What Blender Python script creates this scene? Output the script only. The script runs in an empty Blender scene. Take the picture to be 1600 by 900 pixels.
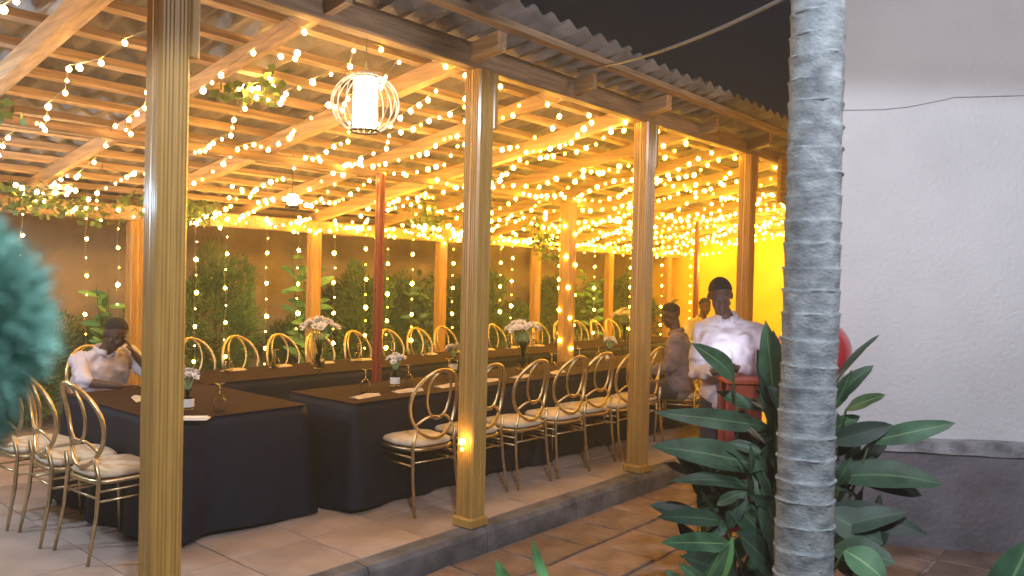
import bpy, math, random
from mathutils import Vector, Matrix, noise
random.seed(7)
C = bpy.data.collections.new("place"); bpy.context.scene.collection.children.link(C)
SC = bpy.context.scene
PI = math.pi; GLARE_DENSITY = 0.0085
# world axes: x runs along the row of posts (away to the right), y runs across the pavilion, z up; platform floor z = 0
# ---------------------------------------------------------------- camera
AZ = math.radians(40.44); PITCH = math.radians(0.74); ROLL = math.radians(1.3)
EYE = Vector((0, 0, 1.6)); FPX = 1240.0
f0 = Vector((math.cos(AZ), math.sin(AZ), 0)); r0 = Vector((math.sin(AZ), -math.cos(AZ), 0))
fwd = f0 * math.cos(PITCH) - Vector((0, 0, 1)) * math.sin(PITCH)
u0 = r0.cross(fwd)
rgt = r0 * math.cos(ROLL) + u0 * math.sin(ROLL); upv = u0 * math.cos(ROLL) - r0 * math.sin(ROLL)
cam = bpy.data.cameras.new("camera"); cam.sensor_width = 36; cam.lens = 36 * FPX / 1600
cam.clip_end = 500; cam.clip_start = 0.05
cam.dof.use_dof = True; cam.dof.focus_distance = 5.6; cam.dof.aperture_fstop = 2.6
co = bpy.data.objects.new("camera", cam); SC.collection.objects.link(co)
m = Matrix((rgt, upv, -fwd)).transposed().to_4x4(); m.translation = EYE; co.matrix_world = m
SC.camera = co

def P(px, py, z):
    """point seen at photograph pixel (1600x900) at depth z in metres"""
    return EYE + fwd * z + rgt * ((px - 800) / FPX * z) + upv * ((450 - py) / FPX * z)

def atline(px, y):    # x on world line y=const that shows at column px near the horizon
    dr = P(px, 560, 1) - EYE; return dr.x / dr.y * y

# ---------------------------------------------------------------- world, lamps, exposure
W = bpy.data.worlds.new("World"); SC.world = W; W.use_nodes = True
bg = W.node_tree.nodes["Background"]; bg.inputs[0].default_value = (0.20, 0.26, 0.40, 1); bg.inputs[1].default_value = 0.022
SC.view_settings.view_transform = 'Standard'; SC.view_settings.look = 'None'; SC.view_settings.exposure = 0.55
SC.cycles.use_denoising = True
SC.cycles.max_bounces = 6; SC.cycles.diffuse_bounces = 4; SC.cycles.transmission_bounces = 6; SC.cycles.sample_clamp_indirect = 4
SC.cycles.caustics_refractive = False; SC.cycles.caustics_reflective = False

def lamp(name, kind, loc, power, color, radius=0.08, aim=None, size=None, blend=0.2):
    l = bpy.data.lights.new(name, kind); l.energy = power; l.color = color
    if kind != 'AREA': l.shadow_soft_size = radius
    if kind == 'SPOT': l.spot_size = math.radians(size); l.spot_blend = blend
    o = bpy.data.objects.new(name, l); C.objects.link(o); o.location = loc
    if aim is not None: o.rotation_euler = (Vector(aim) - Vector(loc)).to_track_quat('-Z', 'Y').to_euler()
    return o
COOL = (0.74, 0.85, 1.0)
FLOOD = r0 * 2.8 + f0 * 1.4 + Vector((0, 0, 3.6))
lamp("cool_lamp_light", 'POINT', (0.55, 5.85, 2.12), 95, (0.55, 0.78, 1.0), 0.10)
lamp("yard_lamp_light", 'POINT', FLOOD, 225, (0.96, 0.93, 1.0), 0.25)
SPOT_AT = Vector((0.25, -0.2, 3.6)); sa = (f0 * 0.93 + r0 * 0.36).normalized(); te = math.radians(-68.5)
lamp("yard_spot_light", 'SPOT', SPOT_AT, 430, (0.78, 0.86, 1.0), 0.10, aim=SPOT_AT + sa * math.cos(te) + Vector((0, 0, math.sin(te))), size=125, blend=0.04)
lamp("end_wall_lamp_light", 'POINT', (12.6, 5.0, 1.9), 150, (1.0, 0.56, 0.07), 0.10)

# ---------------------------------------------------------------- materials
def mat(name, col, rough=0.6, metal=0.0, noise_scale=None, var=0.25, bump=0.0, coat=0.0, stretch=(1, 1, 1), col2=None,
        emis=None, estr=0.0, trans=0.0, rnd=0.0, spec=None, detail=5, bscale=None, sheen=0.0, coords='Object'):
    M = bpy.data.materials.new(name); M.use_nodes = True
    nt = M.node_tree; b = nt.nodes["Principled BSDF"]; N = nt.nodes.new; L = nt.links.new
    b.inputs['Base Color'].default_value = (*col, 1); b.inputs['Roughness'].default_value = rough
    b.inputs['Metallic'].default_value = metal; b.inputs['Coat Weight'].default_value = coat; b.inputs['Coat Roughness'].default_value = 0.15
    b.inputs['Transmission Weight'].default_value = trans; b.inputs['Sheen Weight'].default_value = sheen
    if spec is not None: b.inputs['Specular IOR Level'].default_value = spec
    if emis: b.inputs['Emission Color'].default_value = (*emis, 1); b.inputs['Emission Strength'].default_value = estr
    if noise_scale:
        tc = N('ShaderNodeTexCoord'); mp = N('ShaderNodeMapping'); mp.inputs['Scale'].default_value = stretch
        L(tc.outputs[coords], mp.inputs[0])
        nz = N('ShaderNodeTexNoise'); nz.inputs['Scale'].default_value = noise_scale; nz.inputs['Detail'].default_value = detail
        L(mp.outputs[0], nz.inputs['Vector'])
        cr = N('ShaderNodeValToRGB'); c2 = col2 or tuple(c * (1 - var) for c in col)
        cr.color_ramp.elements[0].color = (*c2, 1); cr.color_ramp.elements[1].color = (*[min(1, c * (1 + var * 0.6)) for c in col], 1)
        cr.color_ramp.elements[0].position = 0.32; cr.color_ramp.elements[1].position = 0.68
        L(nz.outputs['Fac'], cr.inputs[0]); last = cr.outputs[0]
        if rnd:
            oi = N('ShaderNodeObjectInfo'); hs = N('ShaderNodeHueSaturation'); mr = N('ShaderNodeMapRange')
            mr.inputs[3].default_value = 1 - rnd; mr.inputs[4].default_value = 1 + rnd
            L(oi.outputs['Random'], mr.inputs[0]); L(mr.outputs[0], hs.inputs['Value']); L(last, hs.inputs['Color']); last = hs.outputs[0]
        L(last, b.inputs['Base Color'])
        if bump:
            bp = N('ShaderNodeBump'); bp.inputs['Strength'].default_value = bump; bp.inputs['Distance'].default_value = 0.02
            if bscale:
                n2 = N('ShaderNodeTexNoise'); n2.inputs['Scale'].default_value = bscale; n2.inputs['Detail'].default_value = 6
                L(mp.outputs[0], n2.inputs['Vector']); L(n2.outputs['Fac'], bp.inputs['Height'])
            else: L(nz.outputs['Fac'], bp.inputs['Height'])
            L(bp.outputs[0], b.inputs['Normal'])
    return M

def leaf_mat(name, col, rib, rough=0.55):
    M = bpy.data.materials.new(name); M.use_nodes = True
    nt = M.node_tree; b = nt.nodes["Principled BSDF"]; N = nt.nodes.new; L = nt.links.new
    b.inputs['Roughness'].default_value = rough
    uv = N('ShaderNodeTexCoord'); sp = N('ShaderNodeSeparateXYZ'); L(uv.outputs['UV'], sp.inputs[0])
    a = N('ShaderNodeMath'); a.operation = 'SUBTRACT'; a.inputs[1].default_value = 0.5; L(sp.outputs[0], a.inputs[0])
    ab = N('ShaderNodeMath'); ab.operation = 'ABSOLUTE'; L(a.outputs[0], ab.inputs[0])
    # side veins run slanting away from the midrib
    sc = N('ShaderNodeMath'); sc.operation = 'MULTIPLY_ADD'; sc.inputs[1].default_value = -0.35; L(ab.outputs[0], sc.inputs[0]); L(sp.outputs[1], sc.inputs[2])
    sn = N('ShaderNodeMath'); sn.operation = 'MULTIPLY'; sn.inputs[1].default_value = 150; L(sc.outputs[0], sn.inputs[0])
    s2 = N('ShaderNodeMath'); s2.operation = 'SINE'; L(sn.outputs[0], s2.inputs[0])
    nz = N('ShaderNodeTexNoise'); nz.inputs['Scale'].default_value = 9; nz.inputs['Detail'].default_value = 4; L(uv.outputs['Object'], nz.inputs['Vector'])
    cr = N('ShaderNodeValToRGB'); cr.color_ramp.elements[0].color = (*[c * 0.55 for c in col], 1); cr.color_ramp.elements[1].color = (*[c * 1.35 for c in col], 1)
    cr.color_ramp.elements[0].position = 0.3; cr.color_ramp.elements[1].position = 0.7
    L(nz.outputs['Fac'], cr.inputs[0])
    mr = N('ShaderNodeMapRange'); mr.inputs[1].default_value = 0.012; mr.inputs[2].default_value = 0.04; mr.inputs[3].default_value = 0.75; mr.inputs[4].default_value = 0; L(ab.outputs[0], mr.inputs[0])
    mx = N('ShaderNodeMix'); mx.data_type = 'RGBA'; L(mr.outputs[0], mx.inputs[0]); L(cr.outputs[0], mx.inputs[6]); mx.inputs[7].default_value = (*rib, 1)
    oi = N('ShaderNodeObjectInfo'); hs = N('ShaderNodeHueSaturation'); m1 = N('ShaderNodeMapRange'); m1.inputs[3].default_value = .55; m1.inputs[4].default_value = 1.5
    m2 = N('ShaderNodeMapRange'); m2.inputs[3].default_value = .515; m2.inputs[4].default_value = .475; L(oi.outputs['Random'], m1.inputs[0]); L(oi.outputs['Random'], m2.inputs[0])
    L(m1.outputs[0], hs.inputs['Value']); L(m2.outputs[0], hs.inputs['Hue']); L(mx.outputs[2], hs.inputs['Color']); L(hs.outputs[0], b.inputs['Base Color'])
    bp = N('ShaderNodeBump'); bp.inputs['Strength'].default_value = 0.10; bp.inputs['Distance'].default_value = 0.002; L(s2.outputs[0], bp.inputs['Height']); L(bp.outputs[0], b.inputs['Normal'])
    return M

M = {}
M['post'] = mat('varnished_post', (0.47, 0.275, 0.07), 0.38, noise_scale=5, stretch=(9, 9, 0.5), var=0.2, bump=0.06, coat=0.2)
M['redpost'] = mat('red_varnished_post', (0.26, 0.055, 0.03), 0.35, noise_scale=6, stretch=(8, 8, .6), var=0.3, bump=0.1, coat=0.3)
M['beam'] = mat('weathered_beam', (0.34, 0.22, 0.13), 0.7, noise_scale=5, stretch=(0.6, 7, 7), var=0.4, bump=0.3)
M['rafter'] = mat('rafter_timber', (0.50, 0.33, 0.18), 0.65, noise_scale=4, stretch=(8, 0.6, 8), var=0.35, bump=0.3, rnd=0.25)
M['batten'] = mat('batten_timber', (0.52, 0.36, 0.22), 0.7, noise_scale=5, stretch=(0.5, 8, 8), var=0.35, bump=0.3, rnd=0.25)
M['sheet'] = mat('fibre_cement_sheet', (0.30, 0.27, 0.25), 0.85, noise_scale=3.5, var=0.45, bump=0.3, rnd=0.2, bscale=60)
M['gold'] = mat('brushed_gold', (0.62, 0.50, 0.30), 0.36, metal=1.0, noise_scale=30, var=0.2, bump=0.05)
M['cushion'] = mat('cream_cushion', (0.62, 0.52, 0.38), 0.8, noise_scale=25, var=0.12, bump=0.15, sheen=0.2, bscale=300)
M['cloth'] = mat('black_satin_cloth', (0.0035, 0.0075, 0.020), 0.55, noise_scale=14, var=0.3, bump=0.25, spec=0.25, bscale=240)
M['top_layer'] = mat('brown_top_layer', (0.034, 0.016, 0.013), 0.75, noise_scale=8, var=0.25, bump=0.15, spec=0.06, bscale=180)
M['ply'] = mat('table_plywood', (0.35, 0.25, 0.15), 0.6, noise_scale=6, var=0.2)
M['steel'] = mat('folding_leg_steel', (0.55, 0.56, 0.58), 0.35, metal=1.0, noise_scale=20, var=0.1)
M['tile'] = mat('floor_tile', (0.40, 0.315, 0.275), 0.6, noise_scale=3, var=0.22, bump=0.1, rnd=0.09, bscale=40)
M['paver'] = mat('terracotta_paver', (0.25, 0.165, 0.125), 0.75, noise_scale=5, var=0.35, bump=0.5, rnd=0.25, bscale=35)
M['grout'] = mat('grey_grout', (0.28, 0.22, 0.19), 0.9, noise_scale=12, var=0.3, bump=0.3)
M['kerb'] = mat('kerb_concrete', (0.17, 0.16, 0.165), 0.9, noise_scale=5, var=0.5, bump=0.6, bscale=40)
M['soil'] = mat('dark_soil', (0.06, 0.045, 0.03), 0.95, noise_scale=6, var=0.6, bump=1.0, bscale=30)
M['white_wall'] = mat('white_plaster', (0.76, 0.74, 0.75), 0.85, noise_scale=0.9, var=0.13, bump=0.4, bscale=34, detail=12)
M['plinth'] = mat('grey_cement_plinth', (0.20, 0.18, 0.20), 0.9, noise_scale=2.2, var=0.38, bump=0.6, bscale=28, detail=9)
M['ledge'] = mat('plinth_ledge', (0.34, 0.33, 0.35), 0.9, noise_scale=7, var=0.5, bump=0.7, bscale=40)
M['tan_wall'] = mat('tan_plaster', (0.50, 0.38, 0.25), 0.85, noise_scale=1.6, var=0.35, bump=0.3, bscale=40, detail=8)
M['yellow_wall'] = mat('yellow_plaster', (0.80, 0.50, 0.03), 0.8, noise_scale=1.5, var=0.14, bump=0.25, bscale=50)
M['trunk'] = mat('palm_bark', (0.25, 0.275, 0.28), 0.9, noise_scale=13, var=0.6, bump=0.45, stretch=(1, 1, 1.6), bscale=60, detail=10, col2=(0.13, 0.15, 0.16))
M['scar'] = mat('palm_ring_scar', (0.29, 0.32, 0.32), 0.9, noise_scale=25, var=0.5, bump=0.6, col2=(0.16, 0.18, 0.19))
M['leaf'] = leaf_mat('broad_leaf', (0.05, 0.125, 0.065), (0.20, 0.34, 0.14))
M['leaf_shaded'] = leaf_mat('shaded_broad_leaf', (0.026, 0.060, 0.036), (0.08, 0.15, 0.07))  # darker copy of the broad leaf, shade within the plant put into its colour
M['leaf_pale'] = leaf_mat('pale_leaf', (0.13, 0.36, 0.12), (0.4, 0.5, 0.25))
M['leaf_dry'] = mat('dry_leaf', (0.16, 0.125, 0.08), 0.8, noise_scale=12, var=0.4)
M['stem'] = mat('plant_stem', (0.07, 0.11, 0.04), 0.6, noise_scale=12, var=0.4)
M['hedge'] = mat('hedge_foliage', (0.13, 0.25, 0.06), 0.6, noise_scale=1.8, var=0.6)
M['hedge2'] = mat('climber_foliage', (0.13, 0.20, 0.035), 0.55, noise_scale=3, var=0.5)
M['teal'] = mat('teal_needles', (0.17, 0.36, 0.29), 0.95, noise_scale=3, var=0.35)
M['bark'] = mat('shrub_bark', (0.12, 0.08, 0.05), 0.9, noise_scale=10, var=0.4, bump=0.4)
M['wire'] = mat('light_wire', (0.30, 0.26, 0.12), 0.5, noise_scale=5, var=0.1)
M['cable'] = mat('grey_cable', (0.16, 0.16, 0.17), 0.6, noise_scale=5, var=0.1)
M['pale_cable'] = mat('pale_cable', (0.36, 0.35, 0.35), 0.7, noise_scale=5, var=0.2)
M['bulb'] = mat('warm_bulb', (1, 0.8, 0.4), 0.3, emis=(1.0, 0.54, 0.15), estr=76)
M['bulb_hot'] = mat('hot_bulb', (1, 0.85, 0.5), 0.3, emis=(1.0, 0.57, 0.19), estr=84)
M['bulb_soft'] = mat('soft_bulb', (1, 0.8, 0.4), 0.3, emis=(1.0, 0.60, 0.20), estr=18)
M['amber'] = mat('amber_bulb', (1, 0.8, 0.3), 0.3, emis=(1.0, 0.52, 0.045), estr=54)
M['amber_soft'] = mat('soft_amber_bulb', (1, 0.8, 0.3), 0.3, emis=(1.0, 0.52, 0.04), estr=18)
M['lantern_core'] = mat('lantern_glow', (1, 0.9, 0.8), 0.5, emis=(1.0, 0.80, 0.55), estr=9)
M['lantern_wire'] = mat('lantern_wire', (0.85, 0.62, 0.48), 0.4, metal=0.2, noise_scale=10, var=0.1)
M['cool_glow'] = mat('cool_lamp_glow', (1, 1, 1), 0.4, emis=(0.75, 0.88, 1), estr=12)
M['black'] = mat('black_metal', (0.03, 0.03, 0.03), 0.4, metal=0.5, noise_scale=10, var=0.1)
M['glass'] = mat('clear_glass', (0.95, 0.95, 0.92), 0.02, trans=1.0, spec=0.6)
M['vase_glass'] = mat('thin_vase_glass', (0.92, 0.97, 0.9), 0.02, trans=1.0, spec=0.7); M['vase_glass'].node_tree.nodes['Principled BSDF'].inputs['IOR'].default_value = 1.08
M['glass'].node_tree.nodes['Principled BSDF'].inputs['IOR'].default_value = 1.3
M['flower'] = mat('white_petal', (0.80, 0.76, 0.72), 0.7, noise_scale=40, var=0.12)
M['flower_stem'] = mat('flower_stem', (0.26, 0.44, 0.20), 0.5, noise_scale=20, var=0.3)
M['napkin'] = mat('cream_napkin', (0.62, 0.50, 0.36), 0.85, noise_scale=20, var=0.12, bump=0.1)
M['menu'] = mat('white_card', (0.75, 0.72, 0.68), 0.6, noise_scale=20, var=0.06)
M['skin'] = mat('dark_skin', (0.082, 0.038, 0.024), 0.6, noise_scale=18, var=0.2, bump=0.05)
M['hair'] = mat('black_hair', (0.012, 0.010, 0.009), 0.85, noise_scale=150, var=0.5, bump=0.8)
M['shirt'] = mat('white_shirt', (0.55, 0.49, 0.54), 0.8, noise_scale=7, var=0.12, bump=0.5, bscale=11)
M['shirt_lilac'] = mat('grey_lilac_shirt', (0.16, 0.13, 0.155), 0.85, noise_scale=9, var=0.2, bump=0.5, bscale=12)
M['shirt_yellow'] = mat('pale_yellow_shirt', (0.6, 0.5, 0.2), 0.85, noise_scale=9, var=0.2, bump=0.4)
M['trousers'] = mat('dark_trousers', (0.035, 0.033, 0.045), 0.85, noise_scale=9, var=0.3, bump=0.4, bscale=12)
M['shoe'] = mat('black_shoe', (0.02, 0.018, 0.018), 0.35, noise_scale=9, var=0.2)
M['eye'] = mat('eye_white', (0.25, 0.22, 0.19), 0.15, noise_scale=5, var=0.05)
M['iris'] = mat('dark_iris', (0.01, 0.006, 0.005), 0.1, noise_scale=5, var=0.05)
M['phone'] = mat('phone_body', (0.02, 0.02, 0.025), 0.25, noise_scale=5, var=0.1)
M['screen'] = mat('phone_screen', (0.8, 0.85, 1), 0.2, emis=(0.80, 0.84, 1.0), estr=34)
M['red_paint'] = mat('red_paint', (0.24, 0.035, 0.028), 0.45, noise_scale=7, var=0.35, bump=0.15, coat=0.15)
M['red_top'] = mat('red_orange_top', (0.40, 0.075, 0.035), 0.45, noise_scale=7, var=0.25)
M['balloon'] = mat('red_balloon', (0.55, 0.035, 0.05), 0.18, coat=0.5, noise_scale=4, var=0.12)

# ---------------------------------------------------------------- mesh helpers
class MB:
    def __init__(s): s.v = []; s.f = []; s.uv = {}
    def add(s, vs, fs, M4=None):
        n = len(s.v)
        s.v += [tuple(M4 @ Vector(p)) if M4 else tuple(p) for p in vs]
        s.f += [tuple(i + n for i in f) for f in fs]; return n
    def box(s, c, d, rot=None, taper=1.0):
        x, y, z = d[0] / 2, d[1] / 2, d[2] / 2
        vs = [Vector((sx * x * (taper if sz > 0 else 1), sy * y * (taper if sz > 0 else 1), sz * z)) for sz in (-1, 1) for sy in (-1, 1) for sx in (-1, 1)]
        if rot is not None: vs = [rot @ p for p in vs]
        vs = [p + Vector(c) for p in vs]
        s.add(vs, [(0, 2, 3, 1), (4, 5, 7, 6), (0, 1, 5, 4), (2, 6, 7, 3), (0, 4, 6, 2), (1, 3, 7, 5)])
    def bbox(s, c, d, b=0.008):
        """box with chamfered vertical and horizontal edges (octagon rings)"""
        x, y, z = d[0] / 2, d[1] / 2, d[2] / 2; b = min(b, x * .9, y * .9, z * .9)
        def ring(ix, h):
            X, Y = x - ix, y - ix
            return [(c[0] + p[0], c[1] + p[1], c[2] + h) for p in ((X, Y - b), (X - b, Y), (-X + b, Y), (-X, Y - b), (-X, -Y + b), (-X + b, -Y), (X - b, -Y), (X, -Y + b))]
        rs = [ring(b, -z), ring(0, -z + b), ring(0, z - b), ring(b, z)]
        n = len(s.v); fs = []
        for k in range(3):
            for i in range(8): j = (i + 1) % 8; fs.append((n + k * 8 + i, n + k * 8 + j, n + k * 8 + 8 + j, n + k * 8 + 8 + i))
        fs.append(tuple(n + i for i in reversed(range(8)))); fs.append(tuple(n + 24 + i for i in range(8)))
        for r in rs: s.v += r
        s.f += fs
    def tube(s, pts, r, seg=8, closed=False, cap=True):
        pts = [Vector(p) for p in pts]; n = len(pts); rr = r if isinstance(r, (list, tuple)) else [r] * n
        base = len(s.v); prev = None
        for i, p in enumerate(pts):
            if closed: t = pts[(i + 1) % n] - pts[i - 1]
            else: t = pts[min(i + 1, n - 1)] - pts[max(i - 1, 0)]
            if t.length < 1e-9: t = Vector((0, 0, 1))
            t.normalize()
            if prev is None:
                a = Vector((0, 0, 1)) if abs(t.z) < 0.9 else Vector((1, 0, 0)); nx = t.cross(a).normalized()
            else:
                nx = (prev - t * prev.dot(t)); nx = nx.normalized() if nx.length > 1e-6 else t.orthogonal().normalized()
            prev = nx; ny = t.cross(nx)
            for k in range(seg):
                a = 2 * PI * k / seg; s.v.append(tuple(p + (nx * math.cos(a) + ny * math.sin(a)) * rr[i]))
        for i in range(n if closed else n - 1):
            a0 = base + i * seg; b0 = base + ((i + 1) % n) * seg
            for k in range(seg): k2 = (k + 1) % seg; s.f.append((a0 + k, a0 + k2, b0 + k2, b0 + k))
        if cap and not closed:
            s.f.append(tuple(base + k for k in reversed(range(seg)))); s.f.append(tuple(base + (n - 1) * seg + k for k in range(seg)))
    def lathe(s, prof, seg=20, c=(0, 0, 0), cap=True):
        base = len(s.v); n = len(prof)
        for (r, z) in prof:
            for k in range(seg):
                a = 2 * PI * k / seg; s.v.append((c[0] + r * math.cos(a), c[1] + r * math.sin(a), c[2] + z))
        for i in range(n - 1):
            for k in range(seg):
                k2 = (k + 1) % seg; s.f.append((base + i * seg + k, base + i * seg + k2, base + (i + 1) * seg + k2, base + (i + 1) * seg + k))
        if cap: s.f.append(tuple(base + k for k in reversed(range(seg)))); s.f.append(tuple(base + (n - 1) * seg + k for k in range(seg)))
    def ball(s, c, r, seg=12, rings=8, rot=None):
        if not isinstance(r, (tuple, list)): r = (r, r, r)
        vs = [Vector((0, 0, -r[2]))]; fs = []
        for i in range(1, rings):
            t = PI * i / rings - PI / 2
            for k in range(seg):
                a = 2 * PI * k / seg; vs.append(Vector((r[0] * math.cos(t) * math.cos(a), r[1] * math.cos(t) * math.sin(a), r[2] * math.sin(t))))
        vs.append(Vector((0, 0, r[2])))
        for k in range(seg): fs.append((0, 1 + (k + 1) % seg, 1 + k))
        for i in range(rings - 2):
            for k in range(seg):
                a = 1 + i * seg; k2 = (k + 1) % seg; fs.append((a + k, a + k2, a + seg + k2, a + seg + k))
        l = len(vs) - 1; a = 1 + (rings - 2) * seg
        for k in range(seg): fs.append((a + k, a + (k + 1) % seg, l))
        if rot is not None: vs = [rot @ p for p in vs]
        s.add([p + Vector(c) for p in vs], fs)
    def capsule(s, a, ra, b, rb, seg=12):
        a = Vector(a); b = Vector(b); d = (b - a); L = d.length or 1e-6; d = d / L; pts = []; rr = []
        for k in (80, 55, 28, 0):
            t = math.radians(k); pts.append(a - d * ra * math.sin(t)); rr.append(ra * math.cos(t))
        for k in (0, 28, 55, 80):
            t = math.radians(k); pts.append(b + d * rb * math.sin(t)); rr.append(rb * math.cos(t))
        s.tube(pts, rr, seg)
    def build(s, name, material, parent=None, smooth=False, loc=None, label=None, kind=None):
        me = bpy.data.meshes.new(name); me.from_pydata(s.v, [], s.f)
        if smooth: me.polygons.foreach_set('use_smooth', [True] * len(me.polygons))
        if s.uv:
            ul = me.uv_layers.new(name='UVMap')
            for lp in me.loops: ul.data[lp.index].uv = s.uv.get(lp.vertex_index, (0.5, 0.5))
        me.materials.append(material); me.update()
        o = bpy.data.objects.new(name, me); C.objects.link(o)
        if parent is not None: o.parent = parent
        if loc is not None: o.location = loc
        if label: o['label'] = label
        if kind: o['kind'] = kind
        return o

def tag(o, label, cat, group=None):
    o['label'] = label; o['category'] = cat
    if group: o['group'] = group
    return o
def thing(name, label, cat, loc=(0, 0, 0), rz=0, group=None):
    o = bpy.data.objects.new(name, None); C.objects.link(o); o.empty_display_size = 0.1
    o.location = loc; o.rotation_euler = (0, 0, rz); return tag(o, label, cat, group)
def struct(o): o['kind'] = 'structure'; return o
def copy_child(o, parent, loc=None):
    c = o.copy(); C.objects.link(c); c.parent = parent
    if loc is not None: c.location = loc
    return c
KIDS = {}
def dup(root, label, loc, rz, group=None):
    if root not in KIDS:
        KIDS[root] = [(k, [g for g in bpy.data.objects if g.parent == k]) for k in bpy.data.objects if k.parent == root]
    r = root.copy(); C.objects.link(r); r.location = loc; r.rotation_euler = (0, 0, rz); r['label'] = label
    if group: r['group'] = group
    for k, gs in KIDS[root]:
        c = k.copy(); C.objects.link(c); c.parent = r
        for g in gs: d = g.copy(); C.objects.link(d); d.parent = c
    return r
def R(d): return math.radians(d)
def rnd(a, b): return random.uniform(a, b)

# ================================================================ SETTING: ground, platform, paving
GZ = -0.14
mb = MB(); mb.add([(-45, -45, GZ - .03), (45, -45, GZ - .03), (45, 45, GZ - .03), (-45, 45, GZ - .03)], [(0, 1, 2, 3)])
struct(mb.build('ground', M['soil']))
EDGE = 3.36
mb = MB(); mb.box((6.6, (EDGE + .12 + 9.4) / 2, (-.012 + GZ - .1) / 2), (17.2, 9.4 - EDGE - .12, .228 - .1 + GZ * 0 + .1))
platform = struct(mb.build('platform', M['grout']))
# kerb with a worn, uneven arris, in lengths
for k in range(18):
    mb = MB(); x0 = -2 + k * 0.96; L_ = 0.952
    n = 8; vs = []; fs = []
    for i in range(n + 1):
        x = x0 + L_ * i / n; w = 0.012 * noise.noise(Vector((x * 3, 0, 0))); w2 = .01 * noise.noise(Vector((x * 5, 4, 0)))
        vs += [(x, EDGE + .13, GZ - .1), (x, EDGE - .01 + w2, GZ - .1), (x, EDGE + w, -.03 + w2), (x, EDGE + .022, .001 + w * .3), (x, EDGE + .13, .002)]
    for i in range(n):
        for j in range(4): a = i * 5 + j; fs.append((a, a + 5, a + 6, a + 1))
    fs.append((0, 1, 2, 3, 4)); fs.append(tuple(n * 5 + j for j in (4, 3, 2, 1, 0)))
    mb.add(vs, fs); mb.build('kerb_stone', M['kerb'], platform, smooth=False)
TS = 0.50
tmb = MB(); tmb.bbox((0, 0, -.011), (TS - .006, TS - .006, .022), .002)
tile0 = tmb.build('floor_tile', M['tile'], platform)
first = True
for i in range(29):
    for j in range(10):
        o = tile0 if first else copy_child(tile0, platform); first = False
        o.location = (-.9 + i * TS + rnd(-.002, .002), EDGE + .14 + TS / 2 + j * TS, rnd(-.0015, .0015) + .002); o.rotation_euler = (rnd(-.003, .003), rnd(-.003, .003), 0)
# lower yard: terracotta pavers
mb = MB(); mb.box((4.2, 1.2, GZ - .017), (9.0, 4.28, .018)); yard = struct(mb.build('yard_bed', M['grout']))
def paver_mesh(k):
    b = MB(); n = 8; pts = []
    base = [(-1, -1), (0, -1), (1, -1), (1, 0), (1, 1), (0, 1), (-1, 1), (-1, 0)]
    h = .209
    for (x, y) in base: pts.append((x * h + rnd(-.012, .012), y * h + rnd(-.012, .012)))
    vs = [(x, y, -.02) for x, y in pts] + [(x * .995, y * .995, .008) for x, y in pts] + [(x * .95, y * .95, .014) for x, y in pts]
    fs = [(i, (i + 1) % n, n + (i + 1) % n, n + i) for i in range(n)] + [(n + i, n + (i + 1) % n, 2 * n + (i + 1) % n, 2 * n + i) for i in range(n)] + [tuple(2 * n + i for i in range(n))]
    b.add(vs, fs); return b
pv = [paver_mesh(k).build('paver', M['paver'], yard) for k in range(4)]
cnt = 0
for i in range(19):
    for j in range(7):
        x = .6 + i * .43 + (j % 2) * .1; y = EDGE - .24 - j * .43
        q = cnt % 4; o = pv[q] if cnt < 4 else copy_child(pv[random.randrange(4)], yard)
        o.location = (x, y, GZ + rnd(-.003, .004) - .012); o.rotation_euler = (rnd(-.012, .012), rnd(-.012, .012), rnd(-.02, .02)); cnt += 1

# ================================================================ PAVILION
SL = 0.165
def RB(y): return 2.93 - SL * (y - 3.48)        # rafter underside
pav = thing('pavilion', 'open timber pavilion with fluted yellow posts and corrugated roof over the tables', 'pavilion')
def bar_along_x(b, x0, x1, y, z, w, h, ang=0):
    rot = Matrix.Rotation(-ang, 3, 'X'); b.box(((x0 + x1) / 2, y, z), (x1 - x0, w, h), rot)
ANG = math.atan(SL)
# front and rear plates
mb = MB(); mb.bbox((6.4, 3.48, 2.972), (16.4, .10, .118), .01); mb.build('beam', M['beam'], pav)
mb = MB(); mb.bbox((6.4, 7.86, 2.145), (16.4, .12, .15), .01); mb.build('beam', M['rafter'], pav)
mb = MB(); mb.bbox((6.4, 5.72, 2.53), (16.4, .08, .07), .01); mb.build('beam', M['beam'], pav)
# posts (fluted)
def post_mb(h, w=.14):
    b = MB(); prof = []
    hw = w / 2; g = .007; xs = [-.7, -.45, -.2, .2, .45, .7]
    side = [(-hw, 0)]
    pts = []
    for e in xs: pts += [(e * hw - .0075, 0), (e * hw - .0035, g), (e * hw + .0035, g), (e * hw + .0075, 0)]
    ring = []
    for q in range(4):
        rot = Matrix.Rotation(q * PI / 2, 2)
        cor = [(-hw + .012, 0)] + pts + [(hw - .012, 0)]
        for (t, d) in cor: p = rot @ Vector((t, -hw + d)); ring.append((p.x, p.y))
    n = len(ring); vs = [(x, y, .0) for x, y in ring] + [(x, y, h) for x, y in ring]
    b.add(vs, [(i, (i + 1) % n, n + (i + 1) % n, n + i) for i in range(n)] + [tuple(n + i for i in range(n))])
    return b
FH = 2.912; fp = post_mb(FH).build('post', M['post'], pav)
cb = MB(); cb.bbox((0, 0, 2.73), (.045, .13, .364), .008); cl0 = cb.build('post_cleat', M['post'], fp, loc=(.0935, 0, 0))
bb = MB(); bb.bbox((0, 0, .035), (.172, .172, .07), .012); ba0 = bb.build('post_base', M['post'], fp)
FX = [1.69 + 2.03 * k for k in range(-1, 7)]
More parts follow.
